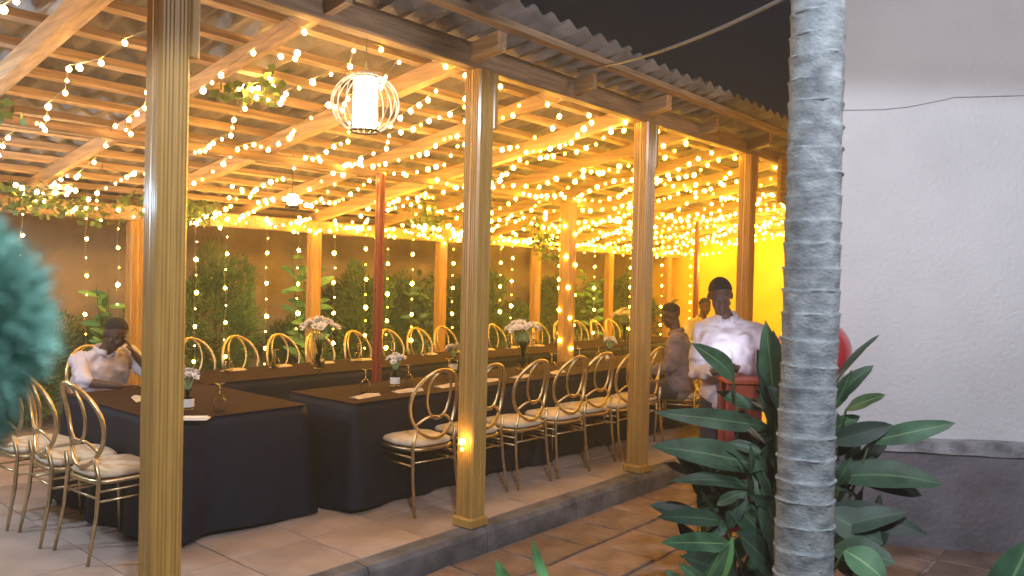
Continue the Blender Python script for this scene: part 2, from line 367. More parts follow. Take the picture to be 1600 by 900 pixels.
for k, x in enumerate(FX):
    if k == 0: fp.location = (x, 3.48, 0); continue
    p = copy_child(fp, pav, (x, 3.48, 0)); copy_child(cl0, p); copy_child(ba0, p)
    if abs(x - 7.78) < .05: p['label'] = 'reddish brown post'
rp = post_mb(2.07, .13).build('post', M['post'], pav)
for k in range(7):
    x = 1.43 + 2.09 * k
    if k == 0: rp.location = (x, 7.86, 0)
    else: copy_child(rp, pav, (x, 7.86, 0))
mp_ = post_mb(2.50, .062).build('post', M['redpost'], pav, label='slim red post'); mp_.location = (atline(589, 5.5), 5.5, 0)
mm = post_mb(2.50, .15).build('post', M['post'], pav, loc=(7.60, 5.62, 0), label='post wrapped in lights')
copy_child(mp_, pav, (10.85, 5.62, 0))
# rafters
def rafter_mb(w, h, y0, y1):
    b = MB(); z0, z1 = RB(y0), RB(y1); vs = []
    for (y, z) in ((y0, z0), (y1, z1)):
        for (sx, dz) in ((-1, 0), (1, 0), (1, h), (-1, h)): vs.append((sx * w / 2, y, z + dz))
    b.add(vs, [(0, 1, 2, 3), (7, 6, 5, 4), (0, 4, 5, 1), (1, 5, 6, 2), (2, 6, 7, 3), (3, 7, 4, 0)]); return b
r_main = rafter_mb(.08, .11, 3.20, 8.25).build('rafter', M['rafter'], pav)
r_thin = rafter_mb(.045, .10, 3.26, 8.25).build('rafter', M['rafter'], pav)
u1 = u2 = True
for k in range(-3, 26):
    x = 1.69 + 2.03 * k / 2 - .11
    if x > 14.2: break
    if k % 2 == 0:
        if u1: r_main.location = (x, 0, .001); u1 = False
        else: copy_child(r_main, pav, (x, 0, .001))
    else:
        if u2: r_thin.location = (x, 0, .001); u2 = False
        else: copy_child(r_thin, pav, (x + rnd(-.1, .1), 0, .001))
# battens, run the length of the roof in staggered lengths
for j in range(15):
    y = 3.16 + j * .355; z = RB(y) + .112 + .022
    xs = [-1.6, rnd(2.5, 4.5), rnd(6.5, 9), rnd(11, 12.5), 14.35]
    for a, bq in zip(xs[:-1], xs[1:]):
        b = MB(); bar_along_x(b, a + .004, bq - .004, y, z, .06, .046, ANG); o = b.build('batten', M['batten'], pav)
# corrugated sheets
def sheet_mb(ny_len, nw=6, pitch=.177, amp=.026, ext=1.5):
    b = MB(); cols = nw * 8; vs = []; th = .007
    W_ = (nw + .45) * pitch
    for layer in (0, 1):
        for t in (0, .5, 1):
            for i in range(cols + 1):
                x = W_ * i / cols; z = amp * math.sin(2 * PI * x / pitch) + amp
                sag = -.006 * math.sin(PI * t)
                vs.append((x, t * ny_len, z + layer * th + sag + .003 * noise.noise(Vector((x * 4, t * 3, 1)))))
    n = cols + 1; fs = []
    for t in range(2):
        for i in range(cols):
            a = t * n + i; fs.append((a, a + n, a + n + 1, a + 1)); c = 3 * n + a; fs.append((c, c + 1, c + n + 1, c + n))
    for i in range(cols):
        fs.append((i, i + 1, 3 * n + i + 1, 3 * n + i)); a = 2 * n + i; fs.append((a + 1, a, 3 * n + a, 3 * n + a + 1))
    b.add(vs, fs); return b
sh0 = sheet_mb(1.84).build('roof_sheet', M['sheet'], pav, smooth=True)
first = True
for r in range(3):
    for k in range(16):
        o = sh0 if first else copy_child(sh0, pav); first = False
        y = 3.04 + r * 1.70 + (rnd(-.03, .02) if r == 0 else 0)
        o.location = (-1.6 + k * 1.063 - (6.45 * .177 - 1.063) / 2, y, RB(y) + .112 + .048 + (2 - r) * .011 + (k % 2) * .006 + rnd(0, .008))
        o.rotation_euler = (-ANG, 0, rnd(-.012, .012))
# hanging dark board ends beyond the fourth post
mb = MB(); mb.box((8.55, 3.36, 2.72), (.5, .04, .5)); mb.build('end_board', M['beam'], pav)

# ================================================================ WALLS
def plain_wall(name, label, x0, y0, x1, y1, h, m_, t=.2, z0=GZ, cat='wall'):
    o = thing(name, label, cat)
    d = Vector((x1 - x0, y1 - y0, 0)); L_ = d.length; d.normalize(); n = Vector((d.y, -d.x, 0))
    b = MB(); cx = (Vector((x0, y0, 0)) + Vector((x1, y1, 0))) / 2
    rot = Matrix.Rotation(math.atan2(d.y, d.x), 3, 'Z')
    b.box((cx.x, cx.y, (h + z0) / 2), (L_, t, h - z0), rot); b.build('plaster', m_, o)
    c = MB(); c.box((cx.x, cx.y, h + .03), (L_ + .02, t + .08, .06), rot); c.build('coping', m_, o)
    return o
plain_wall('boundary_wall', 'tan plastered garden wall running behind the hedge and rear posts', -3, 9.5, 14.3, 9.5, 2.75, M['tan_wall'])
plain_wall('end_wall', 'bright yellow plastered wall closing the far end of the pavilion', 14.5, 2.2, 14.5, 9.4, 3.2, M['yellow_wall'])
# white building on the right
A = P(1280, 685, 5.42); A.z = 0; B_ = A + (P(1600, 690, 5.23) - P(1280, 685, 5.42)).normalized() * 5.5; B_.z = 0
d = (B_ - A).normalized(); nrm = Vector((d.y, -d.x, 0))
if nrm.dot(-A) < 0: nrm = -nrm
back = -nrm
bl = thing('white_building', 'large white plastered building wall with grey cement base right of the palm', 'building')
back = Vector((1, 0, 0))
def quadbox(b, p, q, th, z0, z1):
    """box from p to q along the wall, th deep away from the camera"""
    vs = []
    for z in (z0, z1):
        for v in (p, q, q + back * th, p + back * th): vs.append((v.x, v.y, z))
    b.add(vs, [(0, 3, 2, 1), (4, 5, 6, 7), (0, 1, 5, 4), (1, 2, 6, 5), (2, 3, 7, 6), (3, 0, 4, 7)])
mb = MB(); quadbox(mb, A, B_, 6.0, GZ - .1, 5.6); wall_o = mb.build('wall', M['white_wall'], bl)
mb = MB()
n = 60; vs = []; fs = []
out = nrm * .05; Lw = (B_ - A).length
for i in range(n + 1):
    s_ = Lw * i / n; base_ = A + d * s_
    w = .012 * noise.noise(Vector((s_ * 2, 0, 0))); w2 = .014 * noise.noise(Vector((s_ * 4, 9, 0)))
    for (o_, z) in ((-.02, .60 + w), (.055 + w2, .585 + w), (.058 + w2, .50 + w2), (.035, .488 + w2)):
        p = base_ + nrm * o_; vs.append((p.x, p.y, z))
for i in range(n):
    for j in range(3): a = i * 4 + j; fs.append((a, a + 4, a + 5, a + 1))
mb.add(vs, fs); mb.build('plinth_ledge', M['ledge'], bl)
mb = MB(); quadbox(mb, A + nrm * .036 - d * .03, B_ + nrm * .036, .5, GZ - .1, .52); mb.build('plinth', M['plinth'], bl)
# thin wire across the wall face
pts = []
for i, (px, py) in enumerate([(1300, 172), (1330, 172), (1380, 171), (1420, 167), (1480, 155), (1490, 152), (1540, 151), (1600, 149), (1660, 148)]):
    q = P(px, py, 5.25)
    s_ = (q - A).dot(d); 
    dirn = (q - EYE); t = (A + nrm * .006 - EYE).dot(nrm) / dirn.dot(nrm); pts.append(EYE + dirn * t)
mb = MB(); mb.tube(pts, .0022, 5); tag(mb.build('wall_cable', M['pale_cable']), 'thin sagging wire pinned across the upper white wall', 'cable')

# ================================================================ CHAIRS
def make_chair():
    t = thing('banquet_chair', '', 'chair')
    sw, sd, sh = .40, .40, .45
    b = MB()      # cushion: rounded slab, crowned
    n = 24; rings = []
    for (k, z, ins) in ((0, sh - .002, .012), (1, sh + .018, 0), (2, sh + .036, .014), (3, sh + .044, .06), (4, sh + .048, .14)):
        ring = []
        for i in range(n):
            a = 2 * PI * i / n; ca, sa = math.cos(a), math.sin(a)
            x = math.copysign(abs(ca) ** .5, ca) * (sw / 2 - ins) * (1.06 if sa > 0 else .97); y = math.copysign(abs(sa) ** .5, sa) * (sd / 2 - ins)
            ring.append((x, y, z))
        rings.append(ring)
    vs = [p for r in rings for p in r]; fs = [(i * n + k, i * n + (k + 1) % n, (i + 1) * n + (k + 1) % n, (i + 1) * n + k) for i in range(4) for k in range(n)]
    fs.append(tuple(4 * n + k for k in range(n))); fs.append(tuple(reversed(range(n)))); b.add(vs, fs)
    b.build('seat', M['cushion'], t, smooth=True)
    b = MB(); pts = []
    for i in range(24):
        a = 2 * PI * i / 24; ca, sa = math.cos(a), math.sin(a)
        pts.append((math.copysign(abs(ca) ** .5, ca) * (sw / 2 - .006) * (1.06 if sa > 0 else .97), math.copysign(abs(sa) ** .5, sa) * (sd / 2 - .006), sh - .018))
    b.tube(pts, .014, 8, closed=True); b.build('seat_frame', M['gold'], t, smooth=True)
    # front legs straight, rear legs rise into the back hoop and splay at the foot
    for s in (-1, 1):
        b = MB(); b.tube([(s * .192, .175, sh - .01), (s * .196, .18, .25), (s * .20, .188, 0)], [.012, .0115, .009], 8); b.build('leg', M['gold'], t, smooth=True)
        b = MB(); b.tube([(s * .165, -.205, sh + .12), (s * .178, -.185, sh), (s * .185, -.20, .25), (s * .195, -.245, 0)], [.012, .0125, .0115, .009], 8); b.build('leg', M['gold'], t, smooth=True)
    b = MB()
    for s in (-1, 1):
        for z in (.33, .385): b.tube([(s * .196, .178, z), (s * .184, -.192, z)], .0065, 6)
    for z in (.33, .385): b.tube([(-.196, .180, z), (.196, .180, z)], .0065, 6)
    b.tube([(-.185, -.195, .35), (.185, -.195, .35)], .0065, 6)
    for k in range(1, 6):
        x = -.19 + .38 * k / 6
        b.tube([(x, .179, .385), (x, .179, .432)], .005, 5)
    b.build('stretcher', M['gold'], t, smooth=True)
    # oval back: outer hoop leaning back, inner loop, curved fork
    def lean(x, z): k = (z - .45); return (x, -.195 - .10 * k - .12 * k * k + .06 * (x * x) / .04, z)
    b = MB(); cz, rx, rz = .735, .198, .235
    b.tube([lean(rx * math.cos(2 * PI * i / 40), cz + rz * math.sin(2 * PI * i / 40)) for i in range(40)], .0125, 8, closed=True)
    b.build('back_hoop', M['gold'], t, smooth=True)
    b = MB(); ix, iz = .098, .165; c2 = cz + rz - iz - .006
    b.tube([lean(ix * math.cos(2 * PI * i / 32), c2 + iz * math.sin(2 * PI * i / 32)) for i in range(32)], .009, 8, closed=True)
    for s in (-1, 1):
        z0 = c2 - iz + .012; a = R(-38)
        xe, ze = s * rx * math.cos(a), cz + rz * math.sin(a)
        pp = []
        for i in range(9):
            u = i / 8; pp.append(lean(s * .0 + (xe) * u, z0 + (ze - z0) * u + .028 * math.sin(PI * u)))
        b.tube(pp, .009, 8)
    b.build('back_loop', M['gold'], t, smooth=True)
    return t
chair0 = make_chair(); placed = [0]
def place_chair(x, y, rz, label, group):
    if placed[0] == 0:
        KIDS[chair0] = [(k, []) for k in bpy.data.objects if k.parent == chair0]
        chair0.location = (x, y, .002); chair0.rotation_euler = (0, 0, rz); chair0['label'] = label; chair0['group'] = group; placed[0] = 1; return chair0
    return dup(chair0, label, (x, y, .002), rz, group)
bx = [3.80, 4.32, 4.81, 5.27, 5.72, 6.17, 6.62]
bl_ = ['gold oval-back chair left of the second post, at the near table corner', 'gold oval-back chair half hidden by the second post',
       'first gold chair fully clear to the right of the second post', 'second gold chair right of the second post, third from the near end',
       'third gold chair right of the second post, midway between two posts', 'gold chair just left of the third post', 'gold chair hidden behind the third post']
G1 = 'gold chairs along the front of the long table'
for x, l in zip(bx, bl_): place_chair(x + rnd(-.03, .03), 4.05 + rnd(-.04, .03), R(rnd(-8, 8)), l, G1)
place_chair(atline(1060, 3.9), 3.9, R(20), 'gold chair under the man in the lilac shirt', G1)
for q, x in enumerate((7.72, 8.2)): place_chair(x, 4.05, 0, ['gold chair just beyond the seated man in lilac', 'farthest gold chair on the near side of the long table'][q], G1)
G2 = 'gold chairs at the left table'
place_chair(2.00, 4.66, R(-90 + 4), 'gold oval-back chair beside the first post at the left table', G2)
place_chair(1.95, 5.10, R(-90 - 3), 'middle gold chair of three at the left table', G2)
place_chair(1.90, 5.60, R(-90 + 5), 'gold chair at the left photo edge partly behind teal foliage', G2)
G3 = 'gold chairs along the rear table'
names3 = ['leftmost rear chair between first post and white jar flowers', 'second rear chair from the first post', 'third rear chair from the first post',
          'rear chair behind the tall vase of white flowers', 'rear chair just left of the red pole', 'rear chair just right of the red pole', 'rear chair before the leafy plant right of the red pole',
          'rear chair in front of the orange rear post', 'rear chair just left of the second post', 'rear chair hidden by the second post', 'rear chair left of the second tall vase']
for k in range(16):
    l = ('gold oval-back ' + names3[k]) if k < len(names3) else 'gold oval-back chair ' + ['just left of the light-wrapped post', 'just right of the light-wrapped post', 'halfway between light-wrapped and third posts', 'just left of the third post, at the rear table', 'last before the rear table passes behind the third post'][k - len(names3)]
    place_chair(3.68 + .465 * k, 6.74 + rnd(-.03, .04), R(180 + rnd(-9, 9)), l, G3)

# ================================================================ TABLES with draped cloths
TH = .72
def table(x0, x1, y0, y1, lab_t, lab_c, feet_out=False, seed=0):
    t = thing('banquet_table', lab_t, 'table', ((x0 + x1) / 2, (y0 + y1) / 2, .002), 0, 'banquet tables')
    w, dd = x1 - x0, y1 - y0
    b = MB(); b.bbox((0, 0, TH - .02), (w - .02, dd - .02, .03), .006); b.build('tabletop', M['ply'], t)
    for sx in (-1, 1):
        for sy in (-1, 1):
            b = MB(); b.tube([(sx * (w / 2 - .12), sy * (dd / 2 - .10), TH - .03), (sx * (w / 2 - .015), sy * (dd / 2 - .015), 0)], .013, 8); b.build('leg', M['steel'], t, smooth=True)
    # cloth
    cb = MB(); n_per = []
    st = .045
    def edge(xa, ya, xb, yb):
        L_ = math.hypot(xb - xa, yb - ya); n = max(2, int(L_ / st)); return [(xa + (xb - xa) * i / n, ya + (yb - ya) * i / n) for i in range(n)]
    hw, hd = w / 2, dd / 2
    ring = edge(-hw, -hd, hw, -hd) + edge(hw, -hd, hw, hd) + edge(hw, hd, -hw, hd) + edge(-hw, hd, -hw, -hd)
    n = len(ring); levels = 12; vs = []; fs = []
    for l in range(levels + 1):
        u = l / levels
        for i, (x, y) in enumerate(ring):
            nx = (1 if x > hw - .001 else -1 if x < -hw + .001 else 0); ny = (1 if y > hd - .001 else -1 if y < -hd + .001 else 0)
            ll = math.hypot(nx, ny) or 1; nx /= ll; ny /= ll
            corner = 1 if (nx and ny) else 0
            dc = min(hw - abs(x) if ny and not nx else 9, hd - abs(y) if nx and not ny else 9); dc = 0 if corner else dc
            s_ = i * st
            wav = .5 + .5 * math.sin(s_ * 13 + 2.2 * noise.noise(Vector((s_ * 1.7, seed, 0)))) ; wav = wav * (.5 + .8 * abs(noise.noise(Vector((s_ * 1.1, seed + 5, 0)))))
            off = u ** 1.2 * (.010 + .085 * wav) + (.10 * math.exp(-dc / .12)) * u ** 1.4 * .7
            z = (TH + .003) - u * (TH - .012 - .028 * math.sin(s_ * 2.1 + seed) ** 2)
            if l == 0: off = -.012; z = TH + .006
            vs.append((x + nx * (off + .006), y + ny * (off + .006), z + (-.002 if l == 1 else 0)))
    for l in range(levels):
        for i in range(n): j = (i + 1) % n; fs.append((l * n + i, (l + 1) * n + i, (l + 1) * n + j, l * n + j))
    fs.append(tuple(range(n)))
    cb.add(vs, fs)
    o = cb.build('tablecloth', M['cloth'], smooth=False, loc=((x0 + x1) / 2, (y0 + y1) / 2, .002)); tag(o, lab_c, 'tablecloth', 'dark tablecloths')
    me = o.data; me.polygons.foreach_set('use_smooth', [len(p.vertices) == 4 for p in me.polygons])
    ob = MB(); ob.bbox((0, 0, TH + .0078), (w + .008, dd + .008, .0036), .0015); ob.build('top_layer', M['top_layer'], o)  # thin brown layer over the top of the cloth
    return o
table(2.16, 3.12, 4.42, 5.86, 'banquet table under dark cloth beside the first post', 'floor-length dark cloth on the left table beside the first post', seed=1)
table(3.37, 5.30, 4.24, 4.98, 'banquet table under dark cloth at the near end of the front row', 'dark cloth on the front table left of the second post', seed=2)
table(5.312, 7.14, 4.24, 4.98, 'banquet table between the second and third posts in the front row', 'dark cloth on the front table right of the second post', seed=3)
table(7.152, 8.98, 4.24, 4.98, 'banquet table beyond the third post in the front row', 'dark cloth on the front table beyond the third post', seed=4)
lc = ['left of the red pole', 'right of the red pole', 'behind the third post', 'at the far end']
for k in range(4):
    x0 = 3.10 + 1.96 * k
    table(x0, x0 + 1.95, 5.72, 6.50, 'banquet table in the rear row ' + lc[k], 'dark cloth on the rear table ' + lc[k], seed=6 + k)

# ================================================================ TABLE SETTINGS
TZ = TH + .012
def make_glass():
    t = thing('wine_glass', '', 'wine glass')
    b = MB(); b.lathe([(.034, 0), (.040, .03), (.039, .06), (.026, .088), (.006, .098), (.0045, .099), (.024, .086), (.0365, .059), (.0375, .03), (.032, .0)], 16, cap=False); b.build('bowl', M['glass'], t, smooth=True)
    b = MB(); b.lathe([(.0045, .098), (.004, .13), (.0045, .155), (.012, .163), (.034, .167), (.034, .170), (.0, .170)], 16); b.build('stem', M['glass'], t, smooth=True)
    return t
g0 = None
def glass(x, y, label, group):
    global g0
    if g0 is None:
        g0 = make_glass(); KIDS[g0] = [(k, []) for k in bpy.data.objects if k.parent == g0]; g0.location = (x, y, TZ + .002); g0['label'] = label; g0['group'] = group; return
    dup(g0, label, (x, y, TZ + .002), rnd(0, 6), group)
def on_plane(px, py, z):
    dr = P(px, py, 1) - EYE; t = (z - EYE.z) / dr.z; return EYE + dr * t
def napkin(x, y, rz, label, group, card=False):
    b = MB()
    if card:
        b.box((0, 0, .004), (.26, .10, .006)); b.box((.02, .005, .011), (.2, .06, .006), Matrix.Rotation(.1, 3, 'Z'))
    else:
        n = 7; vs = []; fs = []
        for i in range(n):
            for j in range(5):
                u = i / (n - 1) - .5; v = j / 4 - .5; vs.append((u * .24, v * .10 * (1 - .5 * (u + .5)), .007 + .022 * math.cos(v * 5) * (1 - abs(u)) * .8 + .004 * noise.noise(Vector((u * 9, v * 9, x)))))
        for i in range(n - 1):
            for j in range(4): a = i * 5 + j; fs.append((a, a + 5, a + 6, a + 1))
        m_ = len(vs); vs += [(v[0], v[1], .001) for v in vs]; fs += [tuple(reversed([q + m_ for q in f])) for f in fs]
        rim = [i * 5 for i in range(n)] + [(n - 1) * 5 + j for j in range(1, 5)] + [i * 5 + 4 for i in range(n - 2, -1, -1)] + [3, 2, 1]
        fs += [(rim[i], rim[(i + 1) % len(rim)], rim[(i + 1) % len(rim)] + m_, rim[i] + m_) for i in range(len(rim))]
        b.add(vs, fs)
    o = b.build('menu_card' if card else 'napkin', M['menu'] if card else M['napkin'], loc=(x, y, TZ)); o.rotation_euler = (0, 0, rz)
    tag(o, label, 'card' if card else 'napkin', group)
glass(*on_plane(343, 642, TZ)[:2], 'upturned wine glass on the left table right of the first post', 'upturned wine glasses')
glass(*on_plane(571, 613, TZ)[:2], 'upturned wine glass near the front table corner, before the red pole', 'upturned wine glasses')
glass(*on_plane(638, 604, TZ)[:2], 'upturned wine glass just right of the small flower jar', 'upturned wine glasses')
glass(*on_plane(701, 592, TZ)[:2], 'upturned wine glass behind the nearest front-row chair back', 'upturned wine glasses')
for i, (px, py) in enumerate([(818 + 44, 580), (905, 570), (935, 566)]): glass(*on_plane(px, py, TZ)[:2], ['upturned wine glass behind the third front chair', 'upturned wine glass behind the fourth front chair', 'upturned wine glass behind the fifth front chair'][i], 'upturned wine glasses')
for k in range(13):
    glass(3.62 + .47 * k, 6.30 + rnd(-.03, .03), 'upturned wine glass before ' + ['the leftmost rear chair', 'the second rear chair', 'the third rear chair', 'the chair behind the tall flower vase', 'the chair left of the red pole', 'the chair right of the red pole', 'the chair by the dark leafy plant', 'the chair by the orange rear post', 'the chair left of the second post', 'the chair hidden by the second post', 'the chair by the second tall vase', 'the chair left of the light-wrapped post', 'the chair right of the light-wrapped post'][k], 'rear table wine glasses')
q = on_plane(290, 655, TZ); napkin(q.x, q.y, AZ - PI / 2 + .1, 'white card lying at the edge of the left table by the first post', 'menu cards', True)
q = on_plane(200, 646, TZ); napkin(2.30, 4.75, R(75), 'cream folded napkin on the left table left of the first post', 'folded napkins')
napkin(2.42, 5.30, R(80), 'pale folded napkin on the left table nearest the seated man', 'folded napkins')
nl = ['cream napkin at the front table corner left of the nearest chair', 'cream napkin behind the nearest chair back', 'cream napkin behind the second post', 'cream napkin set before the third front chair', 'cream napkin set before the fourth front chair', 'cream napkin before the fifth front chair']
for k, x in enumerate((3.62, 4.02, 4.45, 4.9, 5.35, 5.85)): napkin(x, 4.42, R(rnd(-15, 20)), nl[k], 'folded napkins')
for k in range(10): napkin(3.7 + .47 * k, 6.34, R(180 + rnd(-15, 15)), 'cream napkin on the rear table before ' + ['the leftmost rear chair', 'the second rear chair', 'the third rear chair', 'the chair behind the tall vase', 'the chair left of the red pole', 'the chair right of the red pole', 'the chair by the dark plant', 'the chair by the orange post', 'the chair left of the second post', 'the chair behind the second post'][k], 'rear table napkins')

def bloom(b, c, r, up):
    c = Vector(c); up = Vector(up).normalized(); q = up.to_track_quat('Z', 'Y').to_matrix()
    for layer, (n, tilt, l) in enumerate(((6, 65, r), (5, 35, r * .8), (4, 12, r * .55))):
        for k in range(n):
            a = 2 * PI * k / n + layer; dv = Vector((math.cos(a) * math.sin(R(tilt)), math.sin(a) * math.sin(R(tilt)), math.cos(R(tilt))))
            sd = Vector((-math.sin(a), math.cos(a), 0)); w = l * .42
            p = [Vector((0, 0, 0)), dv * l * .6 + sd * w, dv * l + Vector((0, 0, l * .18)), dv * l * .6 - sd * w]
            p = [c + q @ v for v in p]; b.add(p, [(0, 1, 2), (0, 2, 3)])
def centrepiece(x, y, label, tall):
    t = thing('flower_vase' if tall else 'flower_jar', label, 'flower vase', (x, y, TZ + .001), rnd(0, 6), 'flower centrepieces')
    if tall:
        b = MB(); b.lathe([(.045, 0), (.05, .01), (.046, .12), (.055, .24), (.062, .27), (.058, .27), (.051, .24), (.042, .12), (.044, .014), (0, .012)], 18, cap=False); b.f.append(tuple(reversed(range(18)))); b.build('vase', M['vase_glass'], t, smooth=True)
        H, n, sp, br = .37, 34, .15, .048
    else:
        b = MB(); b.lathe([(.034, 0), (.038, .01), (.038, .09), (.024, .115), (.026, .13), (.022, .13), (.020, .115), (.034, .088), (.034, .012), (0, .010)], 16, cap=False); b.f.append(tuple(reversed(range(16)))); b.build('jar', M['vase_glass'], t, smooth=True)
        b = MB(); b.box((0, 0, .06), (.048, .05, .05)); b.lathe([(.0395, .02), (.0395, .07)], 16, cap=False)
        b = MB(); b.lathe([(.0388, .018), (.0390, .02), (.0390, .068), (.0388, .07)], 16, cap=False); b.build('paper_band', M['menu'], t, smooth=True)
        H, n, sp, br = .20, 14, .06, .034
    b = MB(); heads = []
    for k in range(n):
        a = rnd(0, 2 * PI); rr = sp * math.sqrt(rnd(0, 1)); top = Vector((rr * math.cos(a), rr * math.sin(a), H + .05 * (1 - (rr / sp) ** 2) * (sp / .12) + rnd(-.015, .02)))
        bot = Vector((-rr * math.cos(a) * .12, -rr * math.sin(a) * .12, .02)); mid = Vector((rr * .22 * math.cos(a), rr * .22 * math.sin(a), H * .62))
        b.tube([bot, mid, top], .0028, 4); heads.append((top, a, rr))
    b.build('flower_stems', M['flower_stem'], t)
    for (top, a, rr) in heads:
        b = MB(); bloom(b, top, br, (math.cos(a) * rr / sp, math.sin(a) * rr / sp, .9)); b.build('flower', M['flower'], t)
centrepiece(atline(499, 6.02), 6.02, 'tall vase of white flowers on the rear table left of the red pole', True)
centrepiece(atline(817, 4.80), 4.80, 'tall vase of white flowers right of the second post', True)
centrepiece(atline(975, 6.1), 6.1, 'tall vase of pale flowers on the rear table left of the third post', True)
q = on_plane(293, 640, TZ); centrepiece(q.x, q.y, 'small jar of white flowers beside the first post', False)
q = on_plane(617, 603, TZ); centrepiece(q.x, q.y, 'small jar of white flowers just right of the red pole', False)
q = on_plane(708, 580, TZ); centrepiece(q.x, q.y, 'small jar of pale flowers left of the second post', False)
centrepiece(atline(952, 4.75), 4.75, 'small jar of pale flowers left of the third post', False)

# ================================================================ STRING LIGHTS
def bulb_mesh(r, m_):
    b = MB(); b.ball((0, 0, 0), (r, r, r * 1.12), 7, 5); o = b.build('bulb', m_, smooth=True); return o
protos = [bulb_mesh(.0185, M['bulb']), bulb_mesh(.023, M['bulb_hot']), bulb_mesh(.014, M['bulb_soft']), bulb_mesh(.009, M['bulb_soft']), bulb_mesh(.020, M['bulb'])]
protos += [bulb_mesh(.0185, M['amber']), bulb_mesh(.023, M['amber']), bulb_mesh(.014, M['amber_soft']), bulb_mesh(.009, M['amber_soft']), bulb_mesh(.020, M['amber'])]
pme = [o.data for o in protos]
for o in protos: bpy.data.objects.remove(o)
def light_string(pts, bulbs, label, group, name='string_light', wr=.0022):
    """pts: wire points; bulbs: list of (pos, proto index)"""
    b = MB(); b.tube(pts, wr, 4, cap=False); root = b.build(name, M['wire']); tag(root, label, 'string light', group)
    for (p, k) in bulbs:
        far = min(1, max(0, (p[0] - 2.4) / 4.0))
        if rnd(0, 1) < far: k += 5
        o = bpy.data.objects.new('bulb', pme[k]); o.scale = [.70 + .32 * far] * 3; C.objects.link(o); o.parent = root; o.location = p; o.rotation_euler = (rnd(-.5, .5), rnd(-.5, .5), rnd(0, 3))
    return root
def swag(a, b_, hang, n, jit=.02):
    a = Vector(a); b_ = Vector(b_); return [a.lerp(b_, i / n) - Vector((0, 0, hang * 4 * (i / n) * (1 - i / n))) + Vector((rnd(-jit, jit), rnd(-jit, jit), rnd(-jit, jit) * .6)) for i in range(n + 1)]
GS = 'warm string lights swagged under the roof'
x = .35; k = 0
while x < 13.9:
    x1 = x + rnd(-.12, .30); y1 = 7.75
    pts = []
    # four hooks across the span with a small sag in between
    hooks = [3.56, 4.6, 5.65, 6.7, 7.75]; wire = []; bl2 = []
    for q in range(4):
        ya, yb = hooks[q] + rnd(-.1, .1), hooks[q + 1] + rnd(-.1, .1)
        xa = x + (x1 - x) * q / 4 + rnd(-.12, .12); xb = x + (x1 - x) * (q + 1) / 4 + rnd(-.2, .2)
        a = Vector((xa, ya, RB(ya) - .01)) if q == 0 else last
        bq = Vector((xb, yb, RB(yb) - .01 - rnd(0, .05))); last = bq
        sg = swag(a, bq, rnd(.03, .17), 5, .06); wire += sg if q == 0 else sg[1:]
    for i, p in enumerate(wire):
        if i == 0: continue
        bl2.append((p - Vector((0, 0, .022)), random.choice((0, 0, 0, 1, 4, 2))))
        if x > 2.6 or rnd(0, 1) < .4: 
            pm = (wire[i - 1] + p) / 2; bl2.append((pm - Vector((0, 0, .02)), random.choice((2, 2, 0, 4))))
    if x < 2.2: lab = 'warm fairy light string under the roof left of the first post'
    elif x < 4.2: lab = 'warm fairy light string under the roof between first and second posts'
    elif x < 6.5: lab = 'warm fairy light string under the roof right of the second post'
    else: lab = 'warm fairy light string in the dense far part of the roof'
    gg = 'swagged string lights ' + ('left of the first post' if x < 2.2 else 'between first and second posts' if x < 4.2 else 'right of the second post' if x < 6.5 else 'in the far roof')
    light_string(wire, bl2, lab, gg); x += (.46 if x < 3 else .42 if x < 5 else .44) * rnd(.85, 1.15); k += 1
# along the front beam
pts = []
for k in range(46):
    xx = 2.2 + k * .26; pts.append(Vector((xx, 3.57, 2.93 - .05 * math.sin(k * 1.9) ** 2)))
light_string(pts, [(p - Vector((0, 0, .02)), random.choice((0, 1, 4))) for p in pts[1::2]], 'string of warm bulbs following the inside of the front beam', None)
# along the rear beam, dense
pts = [Vector((1.2 + k * .15, 7.77, 2.10 + .05 * math.sin(k * 2.3))) for k in range(84)]
light_string(pts, [(p - Vector((0, .02, .0)), random.choice((0, 2, 4))) for p in pts[1::2]], 'string of warm bulbs following the rear beam above the hedge', None)
# bunched coils of lights
for (px, py, z, n, lab) in ((72, 297, 5.9, 12, 'bunched coil of glowing lights at left under the roof'), (395, 137, 5.1, 7, 'bunch of lights glowing through leaves above the first post'),
                            (690, 362, 8.6, 16, 'bunched coil of lights on the rear beam left of the second post'), (460, 98, 4.6, 3, 'pair of bright bulbs bunched left of the round lantern'), (985, 350, 9.5, 10, 'bunched coil of lights just left of the third post')):
    c = P(px, py, z); pts = []; 
    for i in range(n * 2): pts.append(c + Vector((rnd(-.03, .03), rnd(-.03, .03), rnd(-.03, .03))) + rgt * rnd(-.022, .022) * n + Vector((0, 0, 1)) * rnd(-.04, .04))
    light_string(pts, [(p, random.choice((0, 1, 4))) for p in pts[::2]], lab, None, 'light_coil')
